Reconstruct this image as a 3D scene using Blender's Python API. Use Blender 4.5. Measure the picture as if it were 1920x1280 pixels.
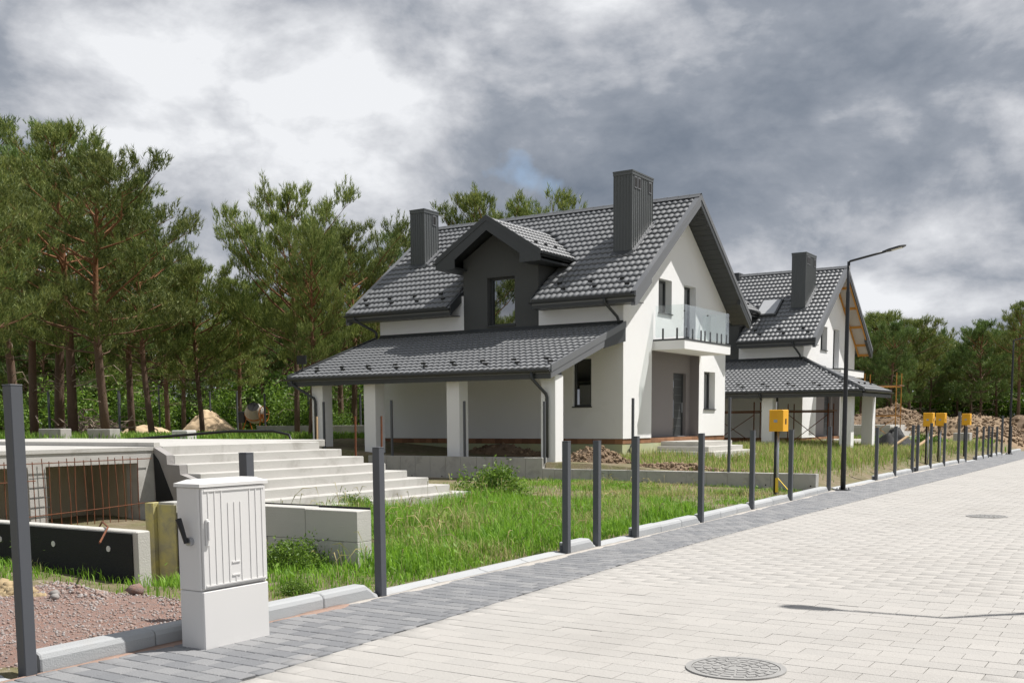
import bpy, math, random
import numpy as np
from mathutils import Matrix, Vector
R = math.radians
for o in list(bpy.data.objects): bpy.data.objects.remove(o)
scn = bpy.context.scene
col = scn.collection
rng = np.random.default_rng(7)
random.seed(7)

# ------------------------------------------------------------------ camera
cam_d = bpy.data.cameras.new('camera'); cam = bpy.data.objects.new('camera', cam_d); col.objects.link(cam)
HEAD, PITCH, ROLL = R(32.72), R(-5.98), R(-0.38)
fw = Vector((-math.sin(HEAD)*math.cos(PITCH), math.cos(HEAD)*math.cos(PITCH), math.sin(PITCH)))
ri = Vector((math.cos(HEAD), math.sin(HEAD), 0)); up = ri.cross(fw)
r2 = ri*math.cos(ROLL)+up*math.sin(ROLL); u2 = up*math.cos(ROLL)-ri*math.sin(ROLL)
CAM = Vector((0, 0, 1.7))
M = Matrix((( r2.x, u2.x, -fw.x, CAM.x), (r2.y, u2.y, -fw.y, CAM.y), (r2.z, u2.z, -fw.z, CAM.z), (0, 0, 0, 1)))
cam.matrix_world = M
cam_d.sensor_width = 36; cam_d.lens = 37.5; cam_d.shift_x = 0.0047; cam_d.shift_y = 0.188   # a shift lens keeps the posts near upright
cam_d.clip_end = 2000; cam_d.clip_start = 0.1
scn.camera = cam

# ------------------------------------------------------------------ world: broken grey clouds over a Nishita sky
SUN_EL, SUN_AZ = R(60), R(46)          # azimuth from +X towards +Y
w = bpy.data.worlds.new('World'); scn.world = w; w.use_nodes = True
nt = w.node_tree; nt.nodes.clear()
def N(tree, t, **kw):
    n = tree.nodes.new(t)
    for k, v in kw.items(): setattr(n, k, v)
    return n
def mth(tree, op, a, b=None, c=None, clamp=False):
    n = tree.nodes.new('ShaderNodeMath'); n.operation = op; n.use_clamp = clamp
    for i, v in enumerate((a, b, c)):
        if v is None: continue
        if isinstance(v, (int, float)): n.inputs[i].default_value = v
        else: tree.links.new(v, n.inputs[i])
    return n.outputs[0]
out = N(nt, 'ShaderNodeOutputWorld')
sky = N(nt, 'ShaderNodeTexSky'); sky.sky_type = 'NISHITA'; sky.sun_disc = False
sky.sun_elevation = SUN_EL; sky.sun_rotation = R(90)-SUN_AZ
bg1 = N(nt, 'ShaderNodeBackground'); bg1.inputs[1].default_value = 0.11; nt.links.new(sky.outputs[0], bg1.inputs[0])
tc = N(nt, 'ShaderNodeTexCoord'); sep = N(nt, 'ShaderNodeSeparateXYZ'); nt.links.new(tc.outputs['Generated'], sep.inputs[0])
vmul = N(nt, 'ShaderNodeVectorMath', operation='MULTIPLY'); nt.links.new(tc.outputs['Generated'], vmul.inputs[0]); vmul.inputs[1].default_value = (1, 1, 1.75)
def noise(tree, vec, scale, detail=6, rough=.55, dist=0.0):
    n = N(tree, 'ShaderNodeTexNoise'); n.inputs['Scale'].default_value = scale; n.inputs['Detail'].default_value = detail
    n.inputs['Roughness'].default_value = rough; n.inputs['Distortion'].default_value = dist
    if vec is not None: tree.links.new(vec, n.inputs['Vector'])
    return n.outputs['Fac']
big = noise(nt, vmul.outputs[0], 3.1, 4, .5, .25)
fine = noise(nt, vmul.outputs[0], 13., 10, .6, .3)
mid = noise(nt, vmul.outputs[0], 4.6, 10, .58, .22)
den = mth(nt, 'ADD', mth(nt, 'MULTIPLY', big, .8), mth(nt, 'MULTIPLY', mid, .95))
bil = mth(nt, 'ABSOLUTE', mth(nt, 'SUBTRACT', noise(nt, vmul.outputs[0], 6.3, 9, .55, .2), .5))
den = mth(nt, 'ADD', den, mth(nt, 'MULTIPLY', mth(nt, 'SUBTRACT', fine, .5), .30))
den = mth(nt, 'ADD', den, mth(nt, 'MULTIPLY', bil, .95))
den = mth(nt, 'ADD', den, -.425)
# broad cloud masses, by compass direction
for (d, ang, amp) in (((-.69, .67, .25), 8, .11), ((-.60, .74, .30), 8, .08), ((-.214, .963, .165), 7, .17), ((-.44, .832, .335), 8, .14),
                      ((-.193, .978, .076), 7, .13), ((-.339, .917, .225), 10, -.17), ((-.507, .836, .20), 10, -.17), ((-.79, .55, .30), 9, .13),
                      ((-.192, .932, .300), 8, -.06), ((-.17, .977, .125), 4, -.12), ((-.30, .94, .12), 5, .08)):
    v = Vector(d).normalized()
    dt = N(nt, 'ShaderNodeVectorMath', operation='DOT_PRODUCT'); nt.links.new(tc.outputs['Generated'], dt.inputs[0]); dt.inputs[1].default_value = v
    e = mth(nt, 'DIVIDE', mth(nt, 'SUBTRACT', 1.0, dt.outputs['Value']), 1-math.cos(R(ang)))
    g = mth(nt, 'EXPONENT', mth(nt, 'MULTIPLY', e, -1.0))
    den = mth(nt, 'ADD', den, mth(nt, 'MULTIPLY', g, amp))
den = mth(nt, 'MULTIPLY_ADD', mth(nt, 'SUBTRACT', den, .52), 1.22, .56)
ramp = N(nt, 'ShaderNodeValToRGB'); nt.links.new(den, ramp.inputs[0])
cr = ramp.color_ramp; cr.interpolation = 'LINEAR'
cr.elements[0].position = .06; cr.elements[0].color = (.135, .163, .208, 1)
cr.elements[1].position = .84; cr.elements[1].color = (.71, .722, .745, 1)
e = cr.elements.new(.27); e.color = (.195, .222, .268, 1)
e = cr.elements.new(.44); e.color = (.265, .29, .335, 1)
e = cr.elements.new(.60); e.color = (.44, .455, .49, 1)
bg2 = N(nt, 'ShaderNodeBackground'); bg2.inputs[1].default_value = 1.0; nt.links.new(ramp.outputs[0], bg2.inputs[0])
gap = noise(nt, vmul.outputs[0], 4.3, 6, .5, .3)
gm = N(nt, 'ShaderNodeMapRange'); nt.links.new(gap, gm.inputs[0]); gm.inputs[1].default_value = .16; gm.inputs[2].default_value = .24
mx = N(nt, 'ShaderNodeMixShader'); nt.links.new(gm.outputs[0], mx.inputs[0]); nt.links.new(bg1.outputs[0], mx.inputs[1]); nt.links.new(bg2.outputs[0], mx.inputs[2])
nt.links.new(mx.outputs[0], out.inputs[0])

# ------------------------------------------------------------------ sun
sd = bpy.data.lights.new('sun', 'SUN'); sd.energy = 5.0; sd.angle = R(.6); sd.color = (1, .965, .92)
so = bpy.data.objects.new('sun', sd); col.objects.link(so)
sv = Vector((math.cos(SUN_EL)*math.cos(SUN_AZ), math.cos(SUN_EL)*math.sin(SUN_AZ), math.sin(SUN_EL)))
so.rotation_euler = sv.to_track_quat('Z', 'Y').to_euler(); so.location = (20, 30, 40)
vs = scn.view_settings; vs.view_transform = 'Standard'; vs.look = 'None'; vs.exposure = 0.3; vs.gamma = 1; vs.use_curve_mapping = False
scn.render.engine = 'CYCLES'
scn.cycles.max_bounces = 6; scn.cycles.transparent_max_bounces = 8

# ------------------------------------------------------------------ materials
MATS = {}
def mat(name, c, rough=.8, var=.12, scale=3., bump=0., bscale=40., metal=0., spec=.4, c2=None, isl=0., translucent=0., coat=0., dirt=None):
    """plain principled surface; colour varied by noise (var), towards c2, by object/island (isl)"""
    m = bpy.data.materials.new(name); m.use_nodes = True; t = m.node_tree; b = t.nodes['Principled BSDF']
    b.inputs['Roughness'].default_value = rough; b.inputs['Metallic'].default_value = metal
    b.inputs['Specular IOR Level'].default_value = spec
    if coat: b.inputs['Coat Weight'].default_value = coat; b.inputs['Coat Roughness'].default_value = .15
    co = N(t, 'ShaderNodeTexCoord'); geo = N(t, 'ShaderNodeNewGeometry')
    pos = geo.outputs['Position']
    n1 = noise(t, pos, scale, 6, .6)
    k = mth(t, 'MULTIPLY_ADD', n1, 2*var, 1-var)
    if name.startswith('needles'):
        ob = N(t, 'ShaderNodeObjectInfo'); k = mth(t, 'MULTIPLY', k, mth(t, 'MULTIPLY_ADD', ob.outputs['Random'], .5, .72))
    if isl:
        oi = N(t, 'ShaderNodeObjectInfo')
        rnd = mth(t, 'FRACT', mth(t, 'ADD', oi.outputs['Random'], geo.outputs['Random Per Island']))
        k = mth(t, 'MULTIPLY', k, mth(t, 'MULTIPLY_ADD', rnd, 2*isl, 1-isl))
    mixc = N(t, 'ShaderNodeMix', data_type='RGBA'); mixc.inputs['A'].default_value = (*c, 1); mixc.inputs['B'].default_value = (*(c2 or c), 1)
    if c2 is not None:
        src = noise(t, pos, scale*.6, 5, .6, .4)
        if isl: src = mth(t, 'ADD', mth(t, 'MULTIPLY', src, .6), mth(t, 'MULTIPLY', rnd, .5))
        mr = N(t, 'ShaderNodeMapRange'); t.links.new(src, mr.inputs[0]); mr.inputs[1].default_value = .35; mr.inputs[2].default_value = .70
        t.links.new(mr.outputs[0], mixc.inputs['Factor'])
    else: mixc.inputs['Factor'].default_value = 0
    vm = N(t, 'ShaderNodeVectorMath', operation='SCALE'); t.links.new(mixc.outputs['Result'], vm.inputs[0]); t.links.new(k, vm.inputs['Scale'])
    colr = vm.outputs[0]
    if dirt:
        dcol, lo, hi, dsc = dirt
        dn = noise(t, pos, dsc, 7, .65, .6)
        mr = N(t, 'ShaderNodeMapRange'); t.links.new(dn, mr.inputs[0]); mr.inputs[1].default_value = lo; mr.inputs[2].default_value = hi
        md = N(t, 'ShaderNodeMix', data_type='RGBA'); t.links.new(mr.outputs[0], md.inputs['Factor']); t.links.new(colr, md.inputs['A']); md.inputs['B'].default_value = (*dcol, 1)
        colr = md.outputs['Result']
    t.links.new(colr, b.inputs['Base Color'])
    if bump:
        bn = N(t, 'ShaderNodeBump'); bn.inputs['Strength'].default_value = min(1, bump); bn.inputs['Distance'].default_value = .02
        t.links.new(noise(t, pos, bscale, 5, .65), bn.inputs['Height']); t.links.new(bn.outputs[0], b.inputs['Normal'])
    if translucent:
        tr = N(t, 'ShaderNodeBsdfTranslucent'); t.links.new(colr, tr.inputs[0]); ms = N(t, 'ShaderNodeMixShader'); ms.inputs[0].default_value = translucent
        o = t.nodes['Material Output']; t.links.new(b.outputs[0], ms.inputs[1]); t.links.new(tr.outputs[0], ms.inputs[2]); t.links.new(ms.outputs[0], o.inputs[0])
    MATS[name] = m; return m
def glass(name, tint, gloss, solid=None):
    m = bpy.data.materials.new(name); m.use_nodes = True; t = m.node_tree; t.nodes.remove(t.nodes['Principled BSDF'])
    if solid is None:
        a = N(t, 'ShaderNodeBsdfTransparent'); a.inputs[0].default_value = (*tint, 1)
    else:
        a = N(t, 'ShaderNodeBsdfDiffuse'); a.inputs[0].default_value = (*solid, 1)
    g = N(t, 'ShaderNodeBsdfGlossy'); g.inputs['Roughness'].default_value = .01; g.inputs[0].default_value = (.95, .97, 1, 1)
    lw = N(t, 'ShaderNodeLayerWeight'); lw.inputs[0].default_value = .5
    ms = N(t, 'ShaderNodeMixShader'); t.links.new(mth(t, 'MULTIPLY_ADD', mth(t, 'POWER', lw.outputs['Facing'], 4.0), .7, gloss, clamp=True), ms.inputs[0])
    t.links.new(a.outputs[0], ms.inputs[1]); t.links.new(g.outputs[0], ms.inputs[2]); t.links.new(ms.outputs[0], t.nodes['Material Output'].inputs[0])
    MATS[name] = m
mat('stucco', (.86, .86, .855), .9, .025, .9, .25, 160, dirt=((.74, .735, .72), .60, .95, .8))
mat('grey_stucco', (.085, .088, .086), .9, .05, 1., .25, 160)
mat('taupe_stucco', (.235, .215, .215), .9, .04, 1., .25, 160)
mat('roof_metal', (.155, .16, .166), .48, .07, 1.2, spec=.7, isl=.05)
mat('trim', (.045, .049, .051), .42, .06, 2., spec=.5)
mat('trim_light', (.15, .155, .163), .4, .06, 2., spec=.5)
mat('chimney_metal', (.085, .092, .093), .45, .06, 2., spec=.5)
mat('dark_void', (.012, .012, .012), .9, .1)
mat('concrete', (.50, .485, .45), .88, .10, 1.4, .35, 60, dirt=((.30, .285, .255), .56, .86, 2.2))
mat('concrete_white', (.475, .462, .435), .88, .08, 1.2, .35, 60, dirt=((.29, .275, .245), .52, .82, 1.7))
mat('concrete_grey', (.43, .42, .39), .9, .12, 2.2, .4, 60, dirt=((.25, .24, .215), .50, .80, 2.6))
mat('concrete_stain', (.30, .285, .275), .92, .2, 3., .5, 40)
mat('inner_concrete', (.46, .40, .29), .92, .2, 2., .3, 40)
mat('membrane', (.012, .013, .014), .75, .2, 6., .3, 60)
mat('foam_yellow', (.55, .48, .16), .85, .15, 4., .3, 60, c2=(.40, .36, .22), dirt=((.24, .23, .2), .5, .75, 3.))
mat('foam_green', (.50, .50, .28), .85, .08, 2., .2, 60, c2=(.40, .44, .30))
mat('brick_clay', (.27, .135, .07), .85, .15, 6., .3, 80, isl=.25)
mat('rust', (.20, .065, .025), .85, .3, 20., .3, 90, c2=(.11, .05, .03))
mat('post_paint', (.080, .085, .096), .45, .05, 3., spec=.5)
mat('lamp_black', (.016, .017, .018), .4, .1, 3., spec=.5)
mat('lamp_led', (.75, .74, .70), .4, .05)
mat('cabinet_paint', (.66, .65, .635), .55, .03, 1.5, .06, 120, dirt=((.55, .52, .47), .66, .95, 2.))
mat('steel', (.45, .46, .48), .35, .1, 8., metal=.8)
mat('black_plastic', (.015, .015, .016), .4, .1, 8.)
mat('paver_light', (.39, .375, .352), .9, .06, .6, .5, 55, c2=(.405, .388, .363), isl=.018, dirt=((.335, .318, .295), .50, .85, .45))
mat('paver_dark', (.195, .20, .21), .9, .10, 1.5, .5, 70, c2=(.235, .236, .24), isl=.08, dirt=((.36, .345, .33), .58, .85, 1.2))
mat('joint_sand', (.345, .332, .315), .95, .15, 8., .4, 90)
mat('joint_dark', (.10, .10, .10), .95, .2, 8., .4, 90)
mat('kerb_stone', (.40, .41, .415), .88, .08, 1.6, .4, 90, isl=.06, dirt=((.36, .345, .32), .58, .85, 2.4))
mat('pink_sand', (.40, .275, .22), .95, .2, 12., .8, 140)
mat('kerb_sand', (.46, .43, .39), .95, .15, 9., .6, 120)
mat('iron', (.29, .285, .275), .7, .15, 5., .3, 60, metal=.0)
mat('soil', (.15, .10, .06), .97, .25, 3., .8, 25, c2=(.27, .20, .14))
mat('clod', (.19, .13, .08), .97, .2, 5., .8, 30, c2=(.27, .195, .125), isl=.25)
mat('ground', (.19, .145, .095), .97, .3, 2.2, 1., 30, c2=(.13, .135, .05), dirt=((.30, .255, .19), .52, .72, 6.))
mat('gravel', (.34, .20, .155), .95, .25, 30., 1., 130, c2=(.27, .215, .195))
mat('pebble', (.40, .28, .23), .9, .2, 20., isl=.35, c2=(.26, .24, .23))
mat('stone', (.33, .31, .29), .9, .2, 8., .5, 30, isl=.25)
mat('clay_rock', (.34, .26, .15), .95, .2, 8., .5, 30, isl=.2)
mat('sand', (.56, .42, .27), .97, .12, 4., .6, 40)
mat('grass_lush', (.145, .32, .022), .6, .15, .8, isl=.3, c2=(.22, .39, .04), translucent=.45)
mat('grass_dry', (.32, .33, .11), .7, .15, .8, isl=.3, c2=(.50, .44, .22), translucent=.4)
mat('grass_shade', (.13, .30, .025), .6, .15, .8, isl=.3, c2=(.20, .31, .05), translucent=.4)
mat('weed', (.16, .30, .035), .55, .15, 2., isl=.3, c2=(.16, .26, .04), translucent=.35)
mat('needles', (.11, .185, .036), .6, .1, .8, isl=.42, c2=(.235, .265, .07), translucent=.25)
mat('needles_blue', (.09, .17, .045), .6, .1, .8, isl=.35, c2=(.165, .225, .06), translucent=.25)
mat('leaves', (.075, .155, .02), .55, .1, .8, isl=.35, c2=(.17, .27, .035), translucent=.35)
mat('wood', (.52, .37, .22), .8, .15, 4., .2, 40)
mat('wood_orange', (.56, .27, .06), .75, .12, 4., .2, 40)
mat('wood_old', (.22, .13, .08), .85, .2, 5., .2, 40)
mat('twig', (.30, .235, .185), .9, .25, 6., isl=.3)
mat('yellow_paint', (.80, .40, .01), .45, .04, 3., spec=.5)
mat('yellow_tape', (.85, .60, .06), .5, .05, 3.)
mat('label_grey', (.35, .37, .38), .5, .1)
mat('orange_paint', (.55, .17, .02), .6, .15, 8., dirt=((.4, .36, .3), .55, .8, 8.))
mat('mixer_drum', (.55, .52, .46), .8, .12, 6., dirt=((.40, .35, .28), .5, .8, 5.))
mat('plank_beige', (.50, .46, .42), .8, .08, 2.)
mat('skylight_blind', (.42, .43, .44), .35, .05, 2., spec=.5)
glass('balcony_glass', (.93, .96, .955), .07)
glass('window_glass', None, .34, solid=(.008, .010, .010))
# pine bark: grey-brown plates low down, flaking orange above
m = mat('bark', (.13, .085, .06), .95, .25, 5., .9, 22)
t = m.node_tree; b = t.nodes['Principled BSDF']; oc = N(t, 'ShaderNodeTexCoord'); sp = N(t, 'ShaderNodeSeparateXYZ'); t.links.new(oc.outputs['Object'], sp.inputs[0])
mr = N(t, 'ShaderNodeMapRange'); t.links.new(mth(t, 'ADD', sp.outputs[2], mth(t, 'MULTIPLY', noise(t, oc.outputs['Object'], 1.2), 3.)), mr.inputs[0]); mr.inputs[1].default_value = 4.5; mr.inputs[2].default_value = 8.
mm = N(t, 'ShaderNodeMix', data_type='RGBA'); t.links.new(mr.outputs[0], mm.inputs['Factor'])
src = b.inputs['Base Color'].links[0].from_socket; t.links.new(src, mm.inputs['A']); mm.inputs['B'].default_value = (.215, .10, .045, 1); t.links.new(mm.outputs['Result'], b.inputs['Base Color'])

# ------------------------------------------------------------------ helpers
def tag(o, label=None, cat=None, group=None, kind=None):
    for k, v in (('label', label), ('category', cat), ('group', group), ('kind', kind)):
        if v: o[k] = v
    return o
def empty(name, loc=(0, 0, 0)):
    o = bpy.data.objects.new(name, None); o.location = loc; o.empty_display_size = .2; col.objects.link(o); return o
def mesh_np(name, V, F, material, parent=None, smooth=False, loc=None):
    """V (n,3) floats, F list/array of faces"""
    me = bpy.data.meshes.new(name)
    if isinstance(F, np.ndarray):
        nf, k = F.shape
        me.vertices.add(len(V)); me.vertices.foreach_set('co', np.asarray(V, np.float32).ravel())
        me.loops.add(nf*k); me.loops.foreach_set('vertex_index', F.astype(np.int32).ravel())
        me.polygons.add(nf); me.polygons.foreach_set('loop_start', np.arange(0, nf*k, k, dtype=np.int32))
        me.update(calc_edges=True); me.validate()
    else:
        me.from_pydata([tuple(v) for v in V], [], F); me.update()
    if material: me.materials.append(MATS[material])
    if smooth: me.polygons.foreach_set('use_smooth', [True]*len(me.polygons))
    return link_mesh(name, me, parent)
def link_mesh(name, me, parent=None):
    o = bpy.data.objects.new(name, me); col.objects.link(o)
    if parent is not None:
        o.parent = parent
        if parent.type == 'EMPTY': o.matrix_parent_inverse = Matrix.Translation(-Vector(parent.location))
    return o
class MB:
    """collects shapes of ONE piece"""
    def __init__(s): s.v = []; s.f = []
    def add(s, v, f):
        k = len(s.v); s.v += [tuple(p) for p in v]; s.f += [tuple(i+k for i in q) for q in f]; return s
    def box(s, x0, x1, y0, y1, z0, z1, c=0.0):
        if c <= 0:
            return s.add([(x0, y0, z0), (x1, y0, z0), (x1, y1, z0), (x0, y1, z0), (x0, y0, z1), (x1, y0, z1), (x1, y1, z1), (x0, y1, z1)],
                         [(0, 3, 2, 1), (4, 5, 6, 7), (0, 1, 5, 4), (1, 2, 6, 5), (2, 3, 7, 6), (3, 0, 4, 7)])
        def ring(i, z): return [(x0+i, y0, z), (x1-i, y0, z), (x1, y0+i, z), (x1, y1-i, z), (x1-i, y1, z), (x0+i, y1, z), (x0, y1-i, z), (x0, y0+i, z)]
        def ring2(i, z): return [(x0+i+c, y0+i, z), (x1-i-c, y0+i, z), (x1-i, y0+i+c, z), (x1-i, y1-i-c, z), (x1-i-c, y1-i, z), (x0+i+c, y1-i, z), (x0+i, y1-i-c, z), (x0+i, y0+i+c, z)]
        v = ring(c, z0)+ring(c, z1-c)+ring2(c, z1)
        f = [tuple(range(7, -1, -1)), tuple(range(16, 24))]
        for a in (0, 8):
            for i in range(8): f.append((a+i, a+(i+1) % 8, a+8+(i+1) % 8, a+8+i))
        return s.add(v, f)
    def bar(s, a, b, w, h=None, upv=(0, 0, 1)):
        a = Vector(a); b = Vector(b); h = h or w; d = (b-a).normalized(); u = Vector(upv)
        if abs(d.dot(u)) > .95: u = Vector((1, 0, 0))
        x = d.cross(u).normalized()*w/2; y = x.cross(d).normalized()*h/2
        v = [p+q for p in (a, b) for q in (-x-y, x-y, x+y, -x+y)]
        return s.add(v, [(3, 2, 1, 0), (4, 5, 6, 7), (0, 1, 5, 4), (1, 2, 6, 5), (2, 3, 7, 6), (3, 0, 4, 7)])
    def tube(s, path, rad, n=8, cap=True):
        P = [Vector(p) for p in path]; rad = rad if hasattr(rad, '__len__') else [rad]*len(P)
        v = []; f = []; x = None
        for i, p in enumerate(P):
            d = (P[min(i+1, len(P)-1)]-P[max(i-1, 0)]).normalized()
            if x is None: x = d.orthogonal().normalized()
            x = (x-d*x.dot(d)).normalized(); y = d.cross(x)
            v += [p+(x*math.cos(2*math.pi*k/n)+y*math.sin(2*math.pi*k/n))*rad[i] for k in range(n)]
        for i in range(len(P)-1):
            for k in range(n): f.append((i*n+k, i*n+(k+1) % n, (i+1)*n+(k+1) % n, (i+1)*n+k))
        if cap: f += [tuple(range(n-1, -1, -1)), tuple(range((len(P)-1)*n, len(P)*n))]
        return s.add(v, f)
    def prism(s, poly, a, b, axis='y'):
        """poly of 2-D points extruded along an axis: 'y' -> (x,z), 'x' -> (y,z), 'z' -> (x,y)"""
        def P(p, t): return {'y': (p[0], t, p[1]), 'x': (t, p[0], p[1]), 'z': (p[0], p[1], t)}[axis]
        n = len(poly); v = [P(p, a) for p in poly]+[P(p, b) for p in poly]
        return s.add(v, [tuple(range(n)), tuple(range(2*n-1, n-1, -1))]+[(i, i+n, (i+1) % n+n, (i+1) % n) for i in range(n)])
    def build(s, name, material, parent=None, smooth=False):
        o = mesh_np(name, s.v, s.f, material, parent)
        if smooth:
            for p in o.data.polygons: p.use_smooth = True
        return o
def B(name, material, parent, *a, c=0.0): return MB().box(*a, c=c).build(name, material, parent)
def copy_tree(o, loc=None, rz=None, sc=None, parent=None):
    c = o.copy(); col.objects.link(c)
    if parent: c.parent = parent
    if loc is not None: c.location = loc
    if rz is not None: c.rotation_euler = (0, 0, rz)
    if sc is not None: c.scale = (sc, sc, sc) if not hasattr(sc, '__len__') else sc
    for ch in [q for q in bpy.data.objects if q.parent == o]:
        d = ch.copy(); col.objects.link(d); d.parent = c; d.matrix_parent_inverse = Matrix.Identity(4)
    return c
def replicate(V, F, mats):
    """V (n,3), F (m,k), mats (K,3,4) -> joined arrays"""
    K = len(mats); n = len(V); A = np.asarray(mats)
    W = np.einsum('kij,nj->kni', A[:, :, :3], V)+A[:, None, :, 3]
    G = (F[None]+(np.arange(K)*n)[:, None, None]).reshape(-1, F.shape[1])
    return W.reshape(-1, 3), G
ORD = ('first second third fourth fifth sixth seventh eighth ninth tenth eleventh twelfth thirteenth fourteenth fifteenth sixteenth seventeenth eighteenth '
       'nineteenth twentieth twenty-first twenty-second twenty-third twenty-fourth twenty-fifth').split()

# ------------------------------------------------------------------ lie of the land
KP = np.array([(-60, -6.5), (0, -6.55), (4.2, -6.56), (8, -6.6), (12, -6.68), (16.6, -6.83), (19.5, -6.98), (22, -7.07), (25.6, -7.25), (30.5, -7.37), (36, -7.52), (45, -7.55), (60, -7.6), (140, -8)])
BP = np.array([(-60, -5.1), (0, -5.1), (4.85, -5.22), (7.1, -5.38), (9.06, -5.51), (13.8, -5.78), (18.8, -5.87), (27.3, -5.93), (34, -5.95), (46, -6.05), (60, -6.15), (140, -6.5)])
def kx(y): return np.interp(y, KP[:, 0], KP[:, 1])
def bx(y): return np.interp(y, BP[:, 0], BP[:, 1])
def ss(a, b, x):
    t = np.clip((x-a)/(b-a), 0, 1); return t*t*(3-2*t)
def vnoise(x, y, s, seed=0):
    """smooth value noise, numpy"""
    g = np.random.default_rng(seed).random((64, 64)); X = np.asarray(x)/s; Y = np.asarray(y)/s
    i = np.floor(X).astype(int); j = np.floor(Y).astype(int); u = X-i; v = Y-j; u = u*u*(3-2*u); v = v*v*(3-2*v)
    a = g[i % 64, j % 64]; b_ = g[(i+1) % 64, j % 64]; c = g[i % 64, (j+1) % 64]; d = g[(i+1) % 64, (j+1) % 64]
    return (a*(1-u)+b_*u)*(1-v)+(c*(1-u)+d*u)*v
def gz(x, y):
    x = np.asarray(x, float); y = np.asarray(y, float)
    d = kx(y)-x
    south = .03+.10*ss(0, 6, d)+1.07*ss(20., 27, -x)
    south = np.where((y > 7.2) & (y < 9.3) & (x < -8.5), south-.55*ss(8.5, 11, -x)*(1-ss(14.5, 22, -x)), south)
    north = .04+.36*ss(.25, 1.2, d)+.20*ss(3, 7, d)+.55*ss(17, 27, -x)
    south = np.where(x < -21., np.maximum(south, .55), south); z = np.where(y < 25.1, south, north)
    z = np.where(d < 0.08, -.04, z)
    z = z+(vnoise(x, y, 1.3, 1)-.5)*.07*ss(.3, 1.5, d)+(vnoise(x, y, 9, 2)-.5)*.25*ss(24, 40, -x)
    z = np.where(x > 1.7, .05+(vnoise(x, y, 3, 3)-.5)*.1, z)
    z = np.where(y > 62, z+1.2*ss(62, 80, y)*ss(-6, 8, d+6), z)
    return z
def grid(xs, ys):
    X, Y = np.meshgrid(xs, ys, indexing='ij'); nx, ny = X.shape
    V = np.stack([X, Y, gz(X, Y)], -1).reshape(-1, 3)
    i, j = np.meshgrid(np.arange(nx-1), np.arange(ny-1), indexing='ij'); a = (i*ny+j).ravel()
    return V, np.stack([a, a+ny, a+ny+1, a+1], -1)
xs = np.concatenate([np.linspace(-500, -60, 24), np.linspace(-58, -16, 60), np.linspace(-15.8, -6, 70), np.linspace(-5.5, 3, 12), np.linspace(4, 260, 20)])
ys = np.concatenate([np.linspace(-200, -6, 24), np.linspace(-5, 24.8, 110), [25.06, 25.16], np.linspace(25.4, 70, 110), np.linspace(72, 600, 40)])
V, F = grid(xs, ys)
ground = mesh_np('ground', V, F, 'ground', smooth=True); tag(ground, kind='structure')

# ------------------------------------------------------------------ road and dark paved strip, both of separate stones
def strip(name, fx0, fx1, y0, y1, z, material):
    yy = np.linspace(y0, y1, 80)
    V = np.concatenate([np.stack([fx0(yy), yy, yy*0+z], -1), np.stack([fx1(yy), yy, yy*0+z], -1)]); n = len(yy)
    a = np.arange(n-1); return tag(mesh_np(name, V, np.stack([a, a+n, a+n+1, a+1], -1), material), kind='structure')
RX1 = -.75
road = strip('road', bx, lambda y: y*0+RX1, -25, 90, 0.0, 'joint_sand')
pavement = strip('pavement', lambda y: kx(y)-.02, bx, -25, 90, 0.004, 'joint_dark')
far_pave = strip('far_pavement', lambda y: y*0+RX1, lambda y: y*0+.5, -25, 90, 0.004, 'joint_dark')
def stone_mesh(lx, ly, ch, h):
    a, b_ = lx/2, ly/2
    V = np.array([(-a, -b_, 0), (a, -b_, 0), (a, b_, 0), (-a, b_, 0), (-a, -b_, h-ch), (a, -b_, h-ch), (a, b_, h-ch), (-a, b_, h-ch),
                  (-a+ch, -b_+ch, h), (a-ch, -b_+ch, h), (a-ch, b_-ch, h), (-a+ch, b_-ch, h)], float)
    F = np.array([(0, 1, 5, 4), (1, 2, 6, 5), (2, 3, 7, 6), (3, 0, 4, 7), (4, 5, 9, 8), (5, 6, 10, 9), (6, 7, 11, 10), (7, 4, 8, 11), (8, 9, 10, 11)])
    return V, F
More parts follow.
